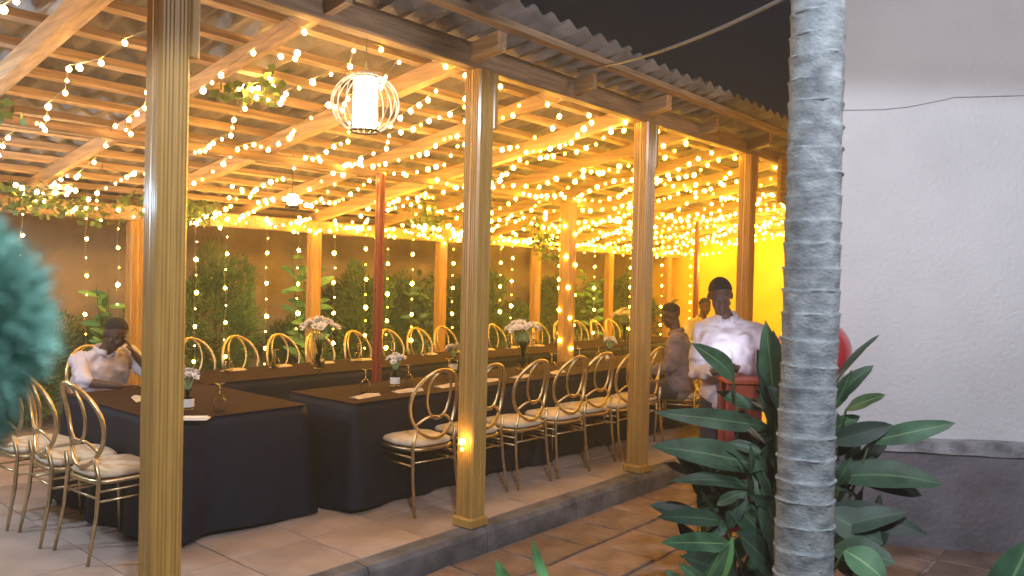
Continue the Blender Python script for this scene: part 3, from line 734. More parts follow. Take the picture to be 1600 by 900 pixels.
# drops hanging in front of the hedge
drops = [(30, 380, 520, 'left of everything, over the teal foliage'), (132, 385, 560, 'above the seated man'), (182, 390, 520, 'left of the first post'), (303, 372, 600, 'right of the first post'),
         (350, 378, 570, 'second to the right of the first post'), (413, 380, 590, 'before the tan gap in the hedge'), (462, 395, 520, 'left of the tall flower vase'), (519, 400, 545, 'just right of the tall flower vase'),
         (568, 385, 560, 'just left of the red pole'), (602, 385, 550, 'just right of the red pole'), (641, 395, 540, 'before the leafy plant right of the red pole'),
         (704, 385, 520, 'beside the orange rear post'), (778, 395, 500, 'right of the second post'), (796, 400, 520, 'second right of the second post'), (870, 395, 560, 'left of the light-wrapped post'), (925, 405, 560, 'right of the light-wrapped post'),
         (981, 410, 540, 'left of the third post'), (1030, 400, 560, 'right of the third post'), (1075, 440, 520, 'before the yellow wall left of the standing man'), (1190, 400, 510, 'before the yellow wall beside the palm')]
for (px, ya, yb, wh) in drops:
    yy = rnd(7.1, 7.6); X = atline(px, yy); dep = (Vector((X, yy, 1.6)) - EYE).dot(fwd)
    z0 = RB(yy) - .02; z1 = P(px, yb, dep).z
    pts = []; n = 12
    for i in range(n + 1): pts.append(Vector((X + .012 * math.sin(i * 1.3 + px), yy, z0 + (z1 - z0) * i / n)))
    bs = []; z = z0 - rnd(.05, .2); q = 0
    while z > z1:
        bs.append((Vector((X + rnd(-.01, .01), yy - .012, z)), (0 if random.random() < .7 else 1) if q % 2 == 0 else 3)); z -= rnd(.15, .19); q += 1
    light_string(pts, bs, 'drop of small warm bulbs hanging ' + wh, 'hanging light drops', 'light_drop', .0016)
# lights wound round the middle post
pts = []
for i in range(60):
    a = i * .55; pts.append(Vector((7.60 + .095 * math.cos(a), 5.62 + .095 * math.sin(a), 2.40 - i * .030)))
light_string(pts, [(p, random.choice((0, 1, 4))) for p in pts[::3]], 'string of bulbs wound down the post in the middle of the hall', None)
# drop by the second post
pts = [P(727, y, 5.15) for y in range(118, 260, 12)]
light_string(pts, [(p, 0) for p in pts[::3]], 'short bulb string hanging down the left face of the second post', None, 'light_drop')
pts = [P(716, 670 + i * 6, 4.96) for i in range(5)] + [P(766, 700, 5.0)]
light_string([P(716, 670, 4.99), P(716, 700, 4.99)], [(P(722, 690, 4.99), 1), (P(722, 702, 4.99), 2)], 'pair of bulbs glowing low on the second post', None, 'light_drop')

# ---- wire lantern hanging from the front beam
LC = P(571, 162, 4.4)
t = thing('globe_lantern', 'round wire cage lantern glowing white under the front beam', 'lantern', LC)
b = MB()
for k in range(20):
    a = 2 * PI * k / 20; pts = []
    for i in range(13):
        u = -1 + 2 * i / 12; ang = u * R(66); pts.append((.187 * math.cos(ang) * math.cos(a), .187 * math.cos(ang) * math.sin(a), .168 * math.sin(ang)))
    r_ = MB(); r_.tube(pts, .0032, 5); r_.build('rib', M['lantern_wire'], t, smooth=True)
for z in (-.1535, .1535):
    b = MB(); b.tube([(.078 * math.cos(2 * PI * i / 24), .078 * math.sin(2 * PI * i / 24), z) for i in range(24)], .006, 6, closed=True); b.build('ring', M['black'] if z < 0 else M['lantern_wire'], t, smooth=True)
b = MB(); b.lathe([(.066, -.13), (.068, -.12), (.068, .135), (.064, .14)], 24); b.build('shade', M['lantern_core'], t, smooth=True)
b = MB(); b.tube([(0, 0, .14), (0, 0, 3.0 - LC.z - .09)], .003, 5); b.build('cord', M['wire'], t)
hk = P(565, 34, 4.35); light_string([hk, hk + Vector((.05, 0, .02)), hk + Vector((.1, 0, 0))], [(hk - rgt * .012, 1), (hk + rgt * .02, 1)], 'two bright bulbs where the lantern cord meets the beam', None, 'light_drop')
LC2 = P(457, 312, 6.8)
t = thing('small_lantern', 'small glowing box lantern hanging left of the red pole', 'lantern', LC2)
b = MB(); b.bbox((0, 0, 0), (.075, .075, .095), .012); b.build('glass_body', M['lantern_core'], t)
b = MB(); b.bbox((0, 0, -.065), (.09, .09, .03), .006); b.build('base', M['black'], t)
b = MB(); b.tube([(0, 0, .05), (0, 0, RB(6) - LC2.z + .1)], .003, 5); b.build('cord', M['black'], t)

# ---- cable from the eave up to the right
pts = []
a_, b_ = P(860, 108, 6.4), P(1262, -22, 3.2)
for i in range(17):
    u = i / 16; pts.append(a_.lerp(b_, u) - Vector((0, 0, .42 * u * (1 - u))))
mb = MB(); mb.tube(pts, .009, 6); tag(mb.build('overhead_cable', M['cable'], smooth=True), 'grey cable sagging from the roof eave up across the night sky', 'cable')
# ---- lamp fixtures that give the cool light (outside the frame)
t = thing('wall_lamp', 'cool white bulb lamp hanging under the roof at far left', 'lamp', (.55, 5.85, 2.30))
b = MB(); b.lathe([(.03, 0), (.10, -.03), (.11, -.05), (.02, .02)], 16, cap=False); b.build('lamp_shade', M['black'], t, smooth=True)
b = MB(); b.tube([(0, 0, .0), (0, 0, .2)], .004, 5); b.build('cord', M['black'], t)
t = thing('yard_lamp', 'tall yard lamp post standing behind the camera', 'lamp', (FLOOD.x, FLOOD.y, GZ))
b = MB(); b.tube([(0, -.25, 0), (0, -.25, 3.6)], [.05, .035], 10); b.build('pole', M['black'], t, smooth=True)
b = MB(); b.tube([(0, -.25, 3.55), (0, 0, 3.65)], .02, 8); b.lathe([(.03, 3.62), (.14, 3.58), (.15, 3.56)], 16, cap=False); b.build('lamp_head', M['black'], t, smooth=True)

# ================================================================ FOLIAGE
def leaf_mb(base, tip, width, nhint=(0, 0, 1), droop=.08, fold=.18, seg=9, wav=.0, prof=None):
    b = MB(); base = Vector(base); tip = Vector(tip); ax = tip - base; L_ = ax.length; ax.normalize()
    nh = Vector(nhint); side = ax.cross(nh)
    if side.length < 1e-3: side = ax.orthogonal()
    side.normalize(); nm = side.cross(ax).normalized()
    if nm.z < 0 and abs(nm.z) > .2: pass
    for i in range(seg + 1):
        u = i / seg; w = width / 2 * (math.sin(PI * min(1, u * .93 + .03) ** .85) ** .85 if prof is None else prof(u)); w = max(w, .0025)
        if i == seg: w = .0008
        c = base + ax * (L_ * u) + nm * (droop * L_ * math.sin(PI * u) * 1.0)
        ph = wav * math.sin(u * 13)
        for (sx, uu) in ((-1, 0), (-.5, .25), (0, .5), (.5, .75), (1, 1)):
            p = c + side * (w * sx) + nm * (abs(sx) * w * fold + ph * sx * .5 + wav * .5 * math.sin(u * 17 + sx * 2) * abs(sx))
            b.uv[len(b.v)] = (uu, u); b.v.append(tuple(p))
    for i in range(seg):
        for j in range(4): a = i * 5 + j; b.f.append((a, a + 1, a + 6, a + 5))
    return b
def add_leaf(parent, base, tip, width, m_, nh=(0, 0, 1), droop=.06, fold=.2, wav=.004, label=None):
    return leaf_mb(base, tip, width, nh, droop, fold, wav=wav).build('leaf', m_, parent, smooth=True, label=label)

# ---- big broad-leaved plant behind the palm
TC = -fwd
pl = thing('broadleaf_plant', 'large broad-leaved plant with long green leaves growing round the palm trunk', 'plant')
gbase = P(1215, 900, 4.0); gbase.z = GZ
specs = [  # base px, tip px, depth base, depth tip, width m, material, face-on amount
    ((1200, 668), (1022, 645), 3.95, 3.75, .10, 'leaf_shaded'), ((1190, 730), (1018, 697), 3.9, 3.7, .15, 'leaf_shaded'), ((1185, 765), (1045, 752), 3.85, 3.7, .085, 'leaf_shaded'),
    ((1130, 815), (1025, 808), 3.8, 3.6, .085, 'leaf'), ((1140, 850), (1033, 848), 3.7, 3.5, .095, 'leaf'), ((1146, 592), (1080, 536), 3.9, 3.7, .10, 'leaf'),
    ((1215, 680), (1196, 500), 3.9, 3.75, .13, 'leaf'), ((1222, 660), (1208, 515), 3.95, 3.9, .10, 'leaf'), ((1212, 640), (1183, 545), 3.85, 3.8, .10, 'leaf_shaded'),
    ((1300, 640), (1330, 578), 3.9, 3.8, .09, 'leaf'), ((1305, 625), (1365, 571), 3.9, 3.8, .085, 'leaf'), ((1322, 640), (1384, 617), 3.9, 3.75, .075, 'leaf'), ((1310, 590), (1374, 523), 3.95, 3.9, .035, 'leaf_shaded'),
    ((1300, 672), (1344, 650), 4.0, 3.9, .08, 'leaf'), ((1300, 690), (1395, 664), 3.9, 3.8, .11, 'leaf_shaded'), ((1360, 690), (1493, 661), 3.85, 3.7, .10, 'leaf'),
    ((1300, 745), (1475, 757), 3.9, 3.75, .16, 'leaf_shaded'), ((1300, 725), (1440, 775), 3.95, 3.9, .12, 'leaf_shaded'), ((1300, 790), (1450, 838), 3.7, 3.5, .12, 'leaf_shaded'), ((1290, 830), (1420, 800), 3.6, 3.5, .11, 'leaf_shaded'),
    ((1300, 860), (1400, 880), 3.5, 3.35, .14, 'leaf_shaded'), ((1290, 800), (1380, 850), 3.6, 3.5, .15, 'leaf_shaded'), ((1320, 860), (1385, 910), 3.4, 3.3, .14, 'leaf'),
    ((1205, 850), (1120, 760), 3.8, 3.8, .13, 'leaf_shaded'), ((1220, 780), (1130, 700), 4.0, 3.95, .12, 'leaf_shaded'), ((1215, 900), (1150, 830), 3.6, 3.5, .15, 'leaf_shaded'),
    ((1225, 870), (1190, 760), 3.7, 3.7, .14, 'leaf_shaded'), ((1200, 800), (1090, 790), 3.95, 3.9, .10, 'leaf_shaded'), ((1225, 760), (1160, 640), 4.05, 4.0, .12, 'leaf_shaded'), ((1230, 720), (1205, 600), 4.1, 4.05, .14, 'leaf_shaded'),
    ((1240, 650), (1180, 610), 4.05, 4.0, .08, 'leaf_shaded'), ((1230, 700), (1130, 655), 4.0, 3.95, .085, 'leaf_shaded'), ((1240, 830), (1170, 700), 3.95, 3.9, .15, 'leaf_shaded'),
    ((1250, 900), (1200, 810), 3.6, 3.5, .17, 'leaf_shaded'), ((1150, 905), (1065, 868), 3.5, 3.4, .12, 'leaf_shaded'), ((1200, 740), (1105, 745), 4.0, 3.9, .07, 'leaf_shaded')]
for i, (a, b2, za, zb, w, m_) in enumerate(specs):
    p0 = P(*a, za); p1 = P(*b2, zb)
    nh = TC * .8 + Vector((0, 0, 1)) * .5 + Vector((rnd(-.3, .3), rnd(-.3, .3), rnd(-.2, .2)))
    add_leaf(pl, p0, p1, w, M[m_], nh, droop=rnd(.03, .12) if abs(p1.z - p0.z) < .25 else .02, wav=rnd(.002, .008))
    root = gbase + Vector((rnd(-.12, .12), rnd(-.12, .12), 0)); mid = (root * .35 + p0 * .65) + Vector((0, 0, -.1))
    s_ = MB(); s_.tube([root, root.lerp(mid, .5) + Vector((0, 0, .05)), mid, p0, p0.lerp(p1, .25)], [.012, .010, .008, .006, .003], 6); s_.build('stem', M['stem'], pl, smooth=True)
for k in range(175):   # inner mass of leaves, shade put into the darker green
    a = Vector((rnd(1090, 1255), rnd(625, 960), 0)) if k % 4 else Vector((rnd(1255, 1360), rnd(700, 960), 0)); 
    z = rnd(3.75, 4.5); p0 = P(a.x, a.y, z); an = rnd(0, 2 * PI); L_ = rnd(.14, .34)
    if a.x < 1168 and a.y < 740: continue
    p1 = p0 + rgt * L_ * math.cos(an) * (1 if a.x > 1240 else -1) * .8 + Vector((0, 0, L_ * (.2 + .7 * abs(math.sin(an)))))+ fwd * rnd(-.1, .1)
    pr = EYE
    add_leaf(pl, p0, p1, rnd(.03, .10), M['leaf_shaded'] if k % 9 else M['leaf_dry'], TC + Vector((rnd(-.8, .8), rnd(-.8, .8), rnd(.1, 1.1))), droop=rnd(-.05, .16), wav=rnd(.003, .012))
for (a, b2) in (((1172, 667), (1200, 697)), ((1168, 670), (1190, 690)), ((1175, 628), (1200, 640)), ((1065, 745), (1085, 733))):
    p0, p1 = P(*a, 3.8), P(*b2, 3.85); add_leaf(pl, p0, p1, .014, M['leaf_dry'], TC, label='dry curled leaf blade')
# ---- foreground sprouts
fp_ = thing('young_plant', 'pair of bright green leaf blades at the bottom edge left of centre', 'plant')
add_leaf(fp_, P(798, 925, 2.6), P(775, 876, 2.55), .045, M['leaf_pale'], TC, droop=.03); add_leaf(fp_, P(862, 925, 2.6), P(832, 843, 2.55), .035, M['leaf_pale'], TC + rgt * .5, droop=-.12)
g2 = P(830, 1000, 2.6); g2.z = GZ
for q in (P(798, 925, 2.6), P(862, 925, 2.6)): s_ = MB(); s_.tube([g2, (g2 + q) / 2 + Vector((0, 0, .06)), q], [.008, .006, .004], 6); s_.build('stem', M['stem'], fp_)
fp_ = thing('young_plant', 'glossy bright green leaves at the bottom edge below the red stand', 'plant')
for (a, b2, w) in (((1100, 930), (1145, 838), .07), ((1085, 935), (1140, 850), .05), ((1120, 930), (1060, 880), .06), ((1075, 930), (1040, 890), .05)): add_leaf(fp_, P(*a, 2.8), P(*b2, 2.7), w, M['leaf_pale' if w > .065 else 'leaf'], TC + rgt * rnd(-.5, .5), droop=.05)
g2 = P(1100, 1000, 2.8); g2.z = GZ
s_ = MB(); s_.tube([g2, P(1098, 935, 2.8)], [.01, .006], 6); s_.build('stem', M['stem'], fp_)
fp_ = thing('young_plant', 'rounded green leaf at the bottom right corner', 'plant')
add_leaf(fp_, P(1545, 960, 2.2), P(1610, 842, 2.2), .15, M['leaf'], TC, droop=.05); add_leaf(fp_, P(1620, 960, 2.2), P(1660, 860, 2.2), .13, M['leaf'], TC, droop=.05)
g2 = P(1580, 1000, 2.2); g2.z = GZ
s_ = MB(); s_.tube([g2, P(1550, 955, 2.2)], [.01, .006], 6); s_.build('stem', M['stem'], fp_)

# ---- palm
PX = P(1267, 442, 3.1)
palm = thing('palm_tree', 'pale grey ringed palm trunk standing in front of the white wall', 'palm tree', (PX.x, PX.y, GZ))
b = MB(); seg = 40; z = 0; prof = []; HT = 4.9; ringz = []
while z < HT: ringz.append(z); z += rnd(.078, .102)
rows = []
for i, z in enumerate(ringz[:-1]):
    z2 = ringz[i + 1]; h = z2 - z
    for (u, e) in ((0, .003), (.07, -.0035), (.16, -.0025), (.55, -.001), (.90, .0015), (.98, .0038)):
        rows.append((z + h * u, e))
vs = []
for (z, e) in rows:
    r = .112 - .0042 * z + .02 * math.exp(-z / .25)
    for k in range(seg):
        a = 2 * PI * k / seg
        dz = .010 * noise.noise(Vector((math.cos(a) * 1.2, math.sin(a) * 1.2, z * 3))) 
        rr = r + e * (1 + .9 * noise.noise(Vector((math.cos(a) * 3, math.sin(a) * 3, z * 10)))) + .005 * noise.noise(Vector((math.cos(a) * 2, math.sin(a) * 2, z * 4))) + .0022 * noise.noise(Vector((math.cos(a) * 11, math.sin(a) * 11, z * 40)))
        vs.append((rr * math.cos(a), rr * math.sin(a), z + dz))
nr = len(rows); fs = [(i * seg + k, i * seg + (k + 1) % seg, (i + 1) * seg + (k + 1) % seg, (i + 1) * seg + k) for i in range(nr - 1) for k in range(seg)] + [tuple((nr - 1) * seg + k for k in range(seg))]
b.add(vs, fs); b.build('trunk', M['trunk'], palm, smooth=True)
for i, z in enumerate(ringz[1:-1]):      # raised leaf scars, broken
    if z > 3.4: break
    for q in range(random.choice((2, 3, 3))):
        a0 = rnd(0, 2 * PI); al = rnd(.5, 1.7); r = .1155 - .0042 * z + .02 * math.exp(-z / .25); n = 9
        pts = []; rr = []
        for k in range(n):
            a = a0 + al * k / (n - 1); dz = .010 * noise.noise(Vector((math.cos(a) * 1.2, math.sin(a) * 1.2, z * 3)))
            pts.append(((r - .002) * math.cos(a), (r - .002) * math.sin(a), z + dz + rnd(-.001, .001))); rr.append(.0062 * math.sin(PI * (k + .5) / n) * rnd(.6, 1.2))
        s_ = MB(); s_.tube(pts, rr, 5); s_.build('ring_scar', M['scar'], palm, smooth=True)
cr = MB()
for k in range(11):
    a = 2 * PI * k / 11 + .2; L_ = 1.9; arch = []
    for i in range(14):
        u = i / 13; arch.append(Vector((L_ * u * math.cos(a), L_ * u * math.sin(a), HT + .9 * u - 1.5 * u * u)))
    cr.tube(arch, [.015 * (1 - .8 * i / 13) for i in range(14)], 4)
    side = Vector((-math.sin(a), math.cos(a), 0))
    for i in range(2, 14):
        for s in (-1, 1):
            for h in (0, .5):
                p = arch[i] if h == 0 else (arch[i] + arch[i - 1]) / 2; q = p + side * s * .42 * math.sin(PI * i / 14.5) + Vector((math.cos(a), math.sin(a), -.6)) * .16
                w = (arch[i] - arch[i - 1]).normalized() * .018; cr.add([p - w, p + w, q], [(0, 1, 2)])
cr.build('crown', M['leaf_shaded'], palm)

# ---- feathery foliage builders
def feathery(b, c, rad, n, L_, w, up=.25, seed=0):
    """many short needles pointing outwards through a lumpy ellipsoid volume"""
    for k in range(n):
        while True:
            v = Vector((rnd(-1, 1), rnd(-1, 1), rnd(-1, 1)))
            if v.length < 1: break
        rr = v.length; v = v.normalized() * (rr ** .45)
        lump = .78 + .45 * noise.noise(Vector((v.x * 1.8 + seed, v.y * 1.8, v.z * 2.2)))
        p = Vector((c[0] + v.x * rad[0] * lump, c[1] + v.y * rad[1] * lump, c[2] + v.z * rad[2] * lump))
        dv = (v * .8 + Vector((rnd(-.6, .6), rnd(-.6, .6), rnd(-.4, .6) + up))).normalized() * L_ * rnd(.6, 1.3)
        s_ = dv.cross(Vector((rnd(-1, 1), rnd(-1, 1), rnd(-1, 1)))).normalized() * w * rnd(.6, 1.2)
        b.add([p - s_ * .5, p + dv * .5 + s_ * .8, p + dv, p + dv * .5 - s_ * .8], [(0, 1, 2), (0, 2, 3)])
def shrub(name, label, cat, x, y, rx, ry, h, n, L_, w, m_, group=None, z0=0, seed=0):
    t = thing(name, label, cat, (x, y, z0), 0, group)
    b = MB(); feathery(b, (0, 0, h * .55), (rx, ry, h * .5), n, L_, w, seed=seed); b.build('foliage', m_, t)
    b = MB()
    b.tube([(0, 0, 0), (.02, .01, h * .4), (0, 0, h * .8)], [.03, .022, .01], 7)
    for k in range(6): a = k * 1.05; z = h * (.15 + .1 * k); b.tube([(0, 0, z), (rx * .55 * math.cos(a), ry * .55 * math.sin(a), z + .2)], [.012, .005], 5)
    b.build('trunk', M['bark'], t, smooth=True); return t
def xcol(px, y): return atline(px, y)
for i, (px, y, rx, h, n, lab) in enumerate([(335, 8.7, .68, 2.0, 5200, 'rounded feathery shrub right of the first post'), (455, 9.0, .55, 1.15, 2200, 'low feathery shrub behind the tall flower vase'), (560, 8.7, .62, 1.9, 4600, 'feathery shrub left of the red pole'),
        (640, 8.8, .6, 1.75, 4000, 'feathery shrub right of the red pole'), (745, 8.8, .75, 2.0, 4600, 'feathery shrub behind the second post'), (810, 9.0, .6, 1.35, 2400, 'low feathery shrub right of the second post'), (868, 8.7, .62, 1.95, 4200, 'feathery shrub left of the light-wrapped post'),
        (925, 8.6, .5, 1.7, 3000, 'feathery shrub between the light-wrapped post and its neighbour'), (985, 8.7, .8, 2.0, 3600, 'feathery shrub behind the third post'), (1035, 8.7, .6, 1.8, 2600, 'feathery shrub just right of the third post'), (180, 8.9, .45, 1.25, 2000, 'small shrub behind the seated man'), (20, 8.8, .8, 1.3, 2500, 'shrub at the far left behind the teal foliage'), (598, 8.9, .55, 1.8, 3000, 'tall feathery shrub hidden half by the red pole'), (690, 8.95, .6, 1.75, 3000, 'feathery shrub behind the orange rear post left of the second post'), (515, 9.0, .5, 1.6, 2400, 'feathery shrub just right of the tall flower vase')]):
    shrub('hedge_shrub', lab, 'shrub', xcol(px, y), y, rx, .5, h, int(n * 2.6), .085, .010, M['hedge'], 'shrubs along the garden wall', GZ, seed=i * 3)
# leafy climbers and broad plants along the rear posts
def leafy(name, label, x, y, z0, h, n, lw, ll, m_, spread_, cat='plant'):
    t = thing(name, label, cat, (x, y, z0))
    for s in range(5):
        a = s * 1.26 + rnd(0, .5); top = Vector((spread_ * .6 * math.cos(a), spread_ * .35 * math.sin(a), h * rnd(.75, 1.0)))
        pts = [Vector((0.03 * math.cos(a), .03 * math.sin(a), 0)), top * .5 + Vector((0, 0, .05)), top]
        b = MB(); b.tube(pts, [.008, .006, .003], 5); b.build('stem', M['stem'], t)
        for k in range(n):
            u = .2 + .8 * k / n; p = pts[0].lerp(pts[1], u * 2) if u < .5 else pts[1].lerp(pts[2], u * 2 - 1)
            aa = k * 2.4 + s; q = p + Vector((math.cos(aa) * ll, math.sin(aa) * ll, ll * rnd(-.2, .7)))
            add_leaf(t, p, q, lw, m_, Vector((-.4, -.7, .6)), wav=.001)
leafy('leafy_plant', 'tall bright green leafy plant beside the orange rear post', xcol(478, 8.3), 8.3, GZ, 2.2, 16, .085, .22, M['leaf_pale'], .36)
leafy('leafy_plant', 'dark leafy plant rising between the red pole and the orange rear post', xcol(655, 8.2), 8.2, GZ, 1.85, 14, .07, .17, M['leaf'], .32)
leafy('leafy_plant', 'green leafy plant behind the seated man beside the first post', xcol(178, 8.3), 8.3, GZ, 1.6, 12, .07, .2, M['leaf_pale'], .3)
leafy('leafy_plant', 'bright leafy climber right of the light-wrapped post', xcol(922, 8.2), 8.2, GZ, 2.1, 12, .08, .2, M['leaf_pale'], .35)
leafy('leafy_plant', 'spiky leafy plant right of the third post', xcol(1040, 8.0), 8.0, GZ, 1.6, 10, .06, .25, M['leaf'], .3)
# vines in the roof
def vine(label, pts, n, r=.16):
    t = thing('roof_vine', label, 'vine', group='vines in the roof')
    b = MB(); b.tube(pts, .006, 5, cap=False); b.build('stem', M['stem'], t)
    f = MB()
    for k in range(n):
        u = rnd(0, len(pts) - 1.001); i = int(u); p = Vector(pts[i]).lerp(Vector(pts[i + 1]), u - i) + Vector((rnd(-r, r), rnd(-r, r), rnd(-r, .5 * r)))
        dv = Vector((rnd(-1, 1), rnd(-1, 1), rnd(-1, .2))).normalized() * rnd(.05, .09); s_ = dv.cross(Vector((rnd(-1, 1), rnd(-1, 1), rnd(-1, 1)))).normalized() * .03
        f.add([p, p + dv * .45 + s_, p + dv, p + dv * .45 - s_], [(0, 1, 2), (0, 2, 3)])
    f.build('foliage', M['hedge2'], t)
def roofp(x, y, dz=-.03): return (x, y, RB(y) + dz)
vine('green vine trailing through the roof lights left of the first post', [roofp(1.9, 7.6), roofp(2.3, 7.2, -.1), roofp(2.6, 7.5, -.05), roofp(3.1, 7.6, -.1)], 260)
vine('green vine hanging from the rear beam at the far left', [roofp(1.2, 6.6), roofp(1.6, 6.9, -.08), roofp(2.0, 7.1, -.05)], 160)
vine('green vine clump glowing beside bunched bulbs above the first post', [tuple(P(350, 150, 5.1)), tuple(P(380, 130, 5.1)), tuple(P(410, 150, 5.15)), tuple(P(430, 105, 5.0))], 70, .07)
vine('green vine under the roof right of the first post', [roofp(3.2, 7.3, -.06), roofp(3.7, 7.2, -.1), roofp(4.1, 7.5, -.04)], 200)
vine('green vine under the roof right of the second post', [roofp(6.2, 6.6, -.03), roofp(6.5, 6.9, -.1), roofp(7.0, 7.2, -.05)], 200)
vine('green vine climbing by the light-wrapped post', [roofp(8.2, 6.6, -.05), roofp(8.6, 6.8, -.25), roofp(9.0, 7.0, -.4)], 160)
vine('small green vine left of the post top at upper left', [roofp(1.5, 5.6, -.02), roofp(1.65, 5.4, -.06)], 60, .1)
# teal bush close to the camera at left
TB = P(-84, 520, .64)
t = thing('needle_bush', 'soft teal feathery bush close to the camera at the left edge', 'bush', (TB.x, TB.y, GZ))
b = MB(); 
for (dx, dz, ra, rb, n_) in ((0, 0, .095, .11, 12000), (.03, .035, .06, .055, 4000), (.022, -.03, .072, .045, 4500), (-.01, -.085, .07, .05, 4000), (-.02, .09, .075, .035, 3500), (.045, .0, .05, .04, 3000)):
    feathery(b, (rgt.x * dx * .8, rgt.y * dx * .8, TB.z - GZ + dz * .8), (ra * .8, ra * .8, rb * .8), n_, .020, .0010, up=.1, seed=int(dx * 100 + dz * 50))

b.build('foliage', M['teal'], t)
b = MB(); b.tube([(0, 0, 0), (.01, 0, .6), (0, 0, TB.z - GZ + .1)], [.014, .010, .004], 7)
for k in range(9): a = k * 2.4; z = .9 + k * .08; b.tube([(0, 0, z), (.06 * math.cos(a), .06 * math.sin(a), z + .06)], [.004, .002], 5)
b.build('trunk', M['bark'], t)

# ================================================================ RED STAND AND BALLOON
sx = P(1142, 600, 5.0)
st_ = thing('red_stand', 'tall red painted wooden stand in front of the standing man', 'stand', (sx.x, sx.y, GZ), AZ - PI / 2)
topz = P(1142, 592, 5.0).z - GZ
for (ax, ay) in ((0, 0), (.17, -.0), (.0, .17), (.17, .17)):
    b = MB(); b.bbox((ax, ay, (topz - .03) / 2), (.05, .05, topz - .03), .006); b.build('leg', M['red_paint'], st_)
b = MB(); b.bbox((.09, .085, topz - .015), (.25, .25, .03), .006); b.build('top', M['red_top'], st_)
b = MB(); b.bbox((.085, -.01, topz - .075), (.118, .02, .09), .004); b.build('apron', M['red_top'], st_)
b = MB(); b.bbox((.085, -.0, .20), (.118, .03, .06), .004); b.build('rail', M['red_paint'], st_)
bc = P(1271, 547, 4.9)
t = thing('balloon', 'shiny red round balloon mostly hidden behind the palm trunk', 'balloon', bc)
b = MB(); b.ball((0, 0, 0), (.222, .222, .20), 28, 20); b.build('skin', M['balloon'], t, smooth=True)
b = MB(); b.tube([(0, 0, -.195), (0, 0, -.215), (0, 0, -.23)], [.006, .012, .018], 8); b.build('knot', M['balloon'], t, smooth=True)
b = MB(); b.tube([(0, 0, -.225), (.01, 0, -.6), (0, .0, GZ - bc.z)], .003, 5); b.build('string', M['wire'], t)

# ================================================================ PEOPLE
CREASE = bpy.data.textures.new('creases', 'MARBLE'); CREASE.noise_scale = .11; CREASE.turbulence = 9; CREASE.noise_depth = 1
def remesh(o, vox, it=6):
    r_ = o.modifiers.new('unify', 'REMESH'); r_.mode = 'VOXEL'; r_.voxel_size = vox; r_.use_smooth_shade = True
    s_ = o.modifiers.new('smooth', 'SMOOTH'); s_.factor = .6; s_.iterations = it
def head_into(b, hb, c, q):
    """skull, jaw, nose, brow, lips, ears into the body mesh; hair cap into hb; q turns local (+Y = face forward)"""
    c = Vector(c)
    def T(v): return c + q @ Vector(v)
    b.ball(T((0, -.010, .03)), (.076, .096, .092), 20, 14, q); b.ball(T((0, .018, -.045)), (.058, .068, .066), 16, 12, q)
    b.ball(T((0, .060, -.088)), (.026, .024, .022), 10, 8, q)
    b.ball(T((0, .088, -.022)), (.019, .020, .018), 10, 8, q); b.capsule(T((0, .078, .022)), .010, T((0, .094, -.014)), .013, 10)
    for s in (-1, 1):
        b.ball(T((s * .077, -.008, -.008)), (.012, .020, .032), 10, 8, q); b.ball(T((s * .030, .076, .028)), (.024, .014, .009), 10, 6, q); b.ball(T((s * .042, .058, -.028)), (.020, .02, .022), 10, 6, q)
        b.ball(T((s * .013, .097, -.028)), (.008, .008, .007), 8, 6, q)
    b.ball(T((0, .080, -.056)), (.025, .014, .007), 10, 6, q); b.ball(T((0, .077, -.068)), (.021, .014, .008), 10, 6, q)
    # hair: close-cropped cap
    rings = 10; seg = 24; vs = []; fs = []
    for i in range(rings + 1):
        ph = R(90 - i * 9.2)
        for k in range(seg):
            a = 2 * PI * k / seg; front = max(0, math.sin(a)); low = ph + R(1) * 0
            if i == rings: low = ph + front * R(40)
            elif i > 6: low = ph + front * R(40) * (i - 6) / 4
            vs.append(T((.077 * math.cos(low) * math.cos(a), -.012 + .097 * math.cos(low) * math.sin(a), .031 + .093 * math.sin(low))))
    for i in range(rings):
        for k in range(seg): fs.append((i * seg + k, (i + 1) * seg + k, (i + 1) * seg + (k + 1) % seg, i * seg + (k + 1) % seg))
    hb.add(vs, fs)
def eyes(t, c, q):
    c = Vector(c)
    for s in (-1, 1):
        b = MB(); b.ball(c + q @ Vector((s * .031, .073, .010)), (.0115, .010, .0065), 10, 8, q); e = b.build('eye', M['eye'], t, smooth=True)
        b = MB(); b.ball(c + q @ Vector((s * .031, .0815, .010)), (.0062, .003, .0058), 8, 6, q); b.build('iris', M['iris'], e, smooth=True)
def hand_into(b, wrist, dirn, palm_n, curl=.5, s_thumb=1, sc=1.0):
    """palm and five bent fingers; dirn = along hand, palm_n = out of the palm"""
    w = Vector(wrist); d = Vector(dirn).normalized(); n = Vector(palm_n); n = (n - d * n.dot(d)).normalized(); sd = d.cross(n) * s_thumb
    pc = w + d * .05 * sc
    for k in (-1.5, -.5, .5, 1.5): b.capsule(w + d * .01 + sd * k * .012, .013 * sc, w + d * .085 * sc + sd * k * .019, .0115 * sc, 8)
    for k, L_ in ((1.5, .072), (.5, .082), (-.5, .076), (-1.5, .058)):
        p = w + d * .088 * sc + sd * k * .0195; a = .25 * curl; r_ = .0088 * sc
        for seg_, fr in ((0, .42), (1, .32), (2, .26)):
            dv = d * math.cos(a) + n * math.sin(a); q = p + dv * L_ * fr * sc; b.capsule(p, r_, q, r_ * .9, 8); p = q; r_ *= .9; a += curl * .85
    p = w + d * .028 * sc + sd * .026; q = p + (d * .6 + sd * .75 + n * .25).normalized() * .036; r2 = q + (d * .85 + sd * .15 + n * .45 * curl).normalized() * .032
    b.capsule(p, .0135, q, .011, 8); b.capsule(q, .0105, r2, .009, 8)

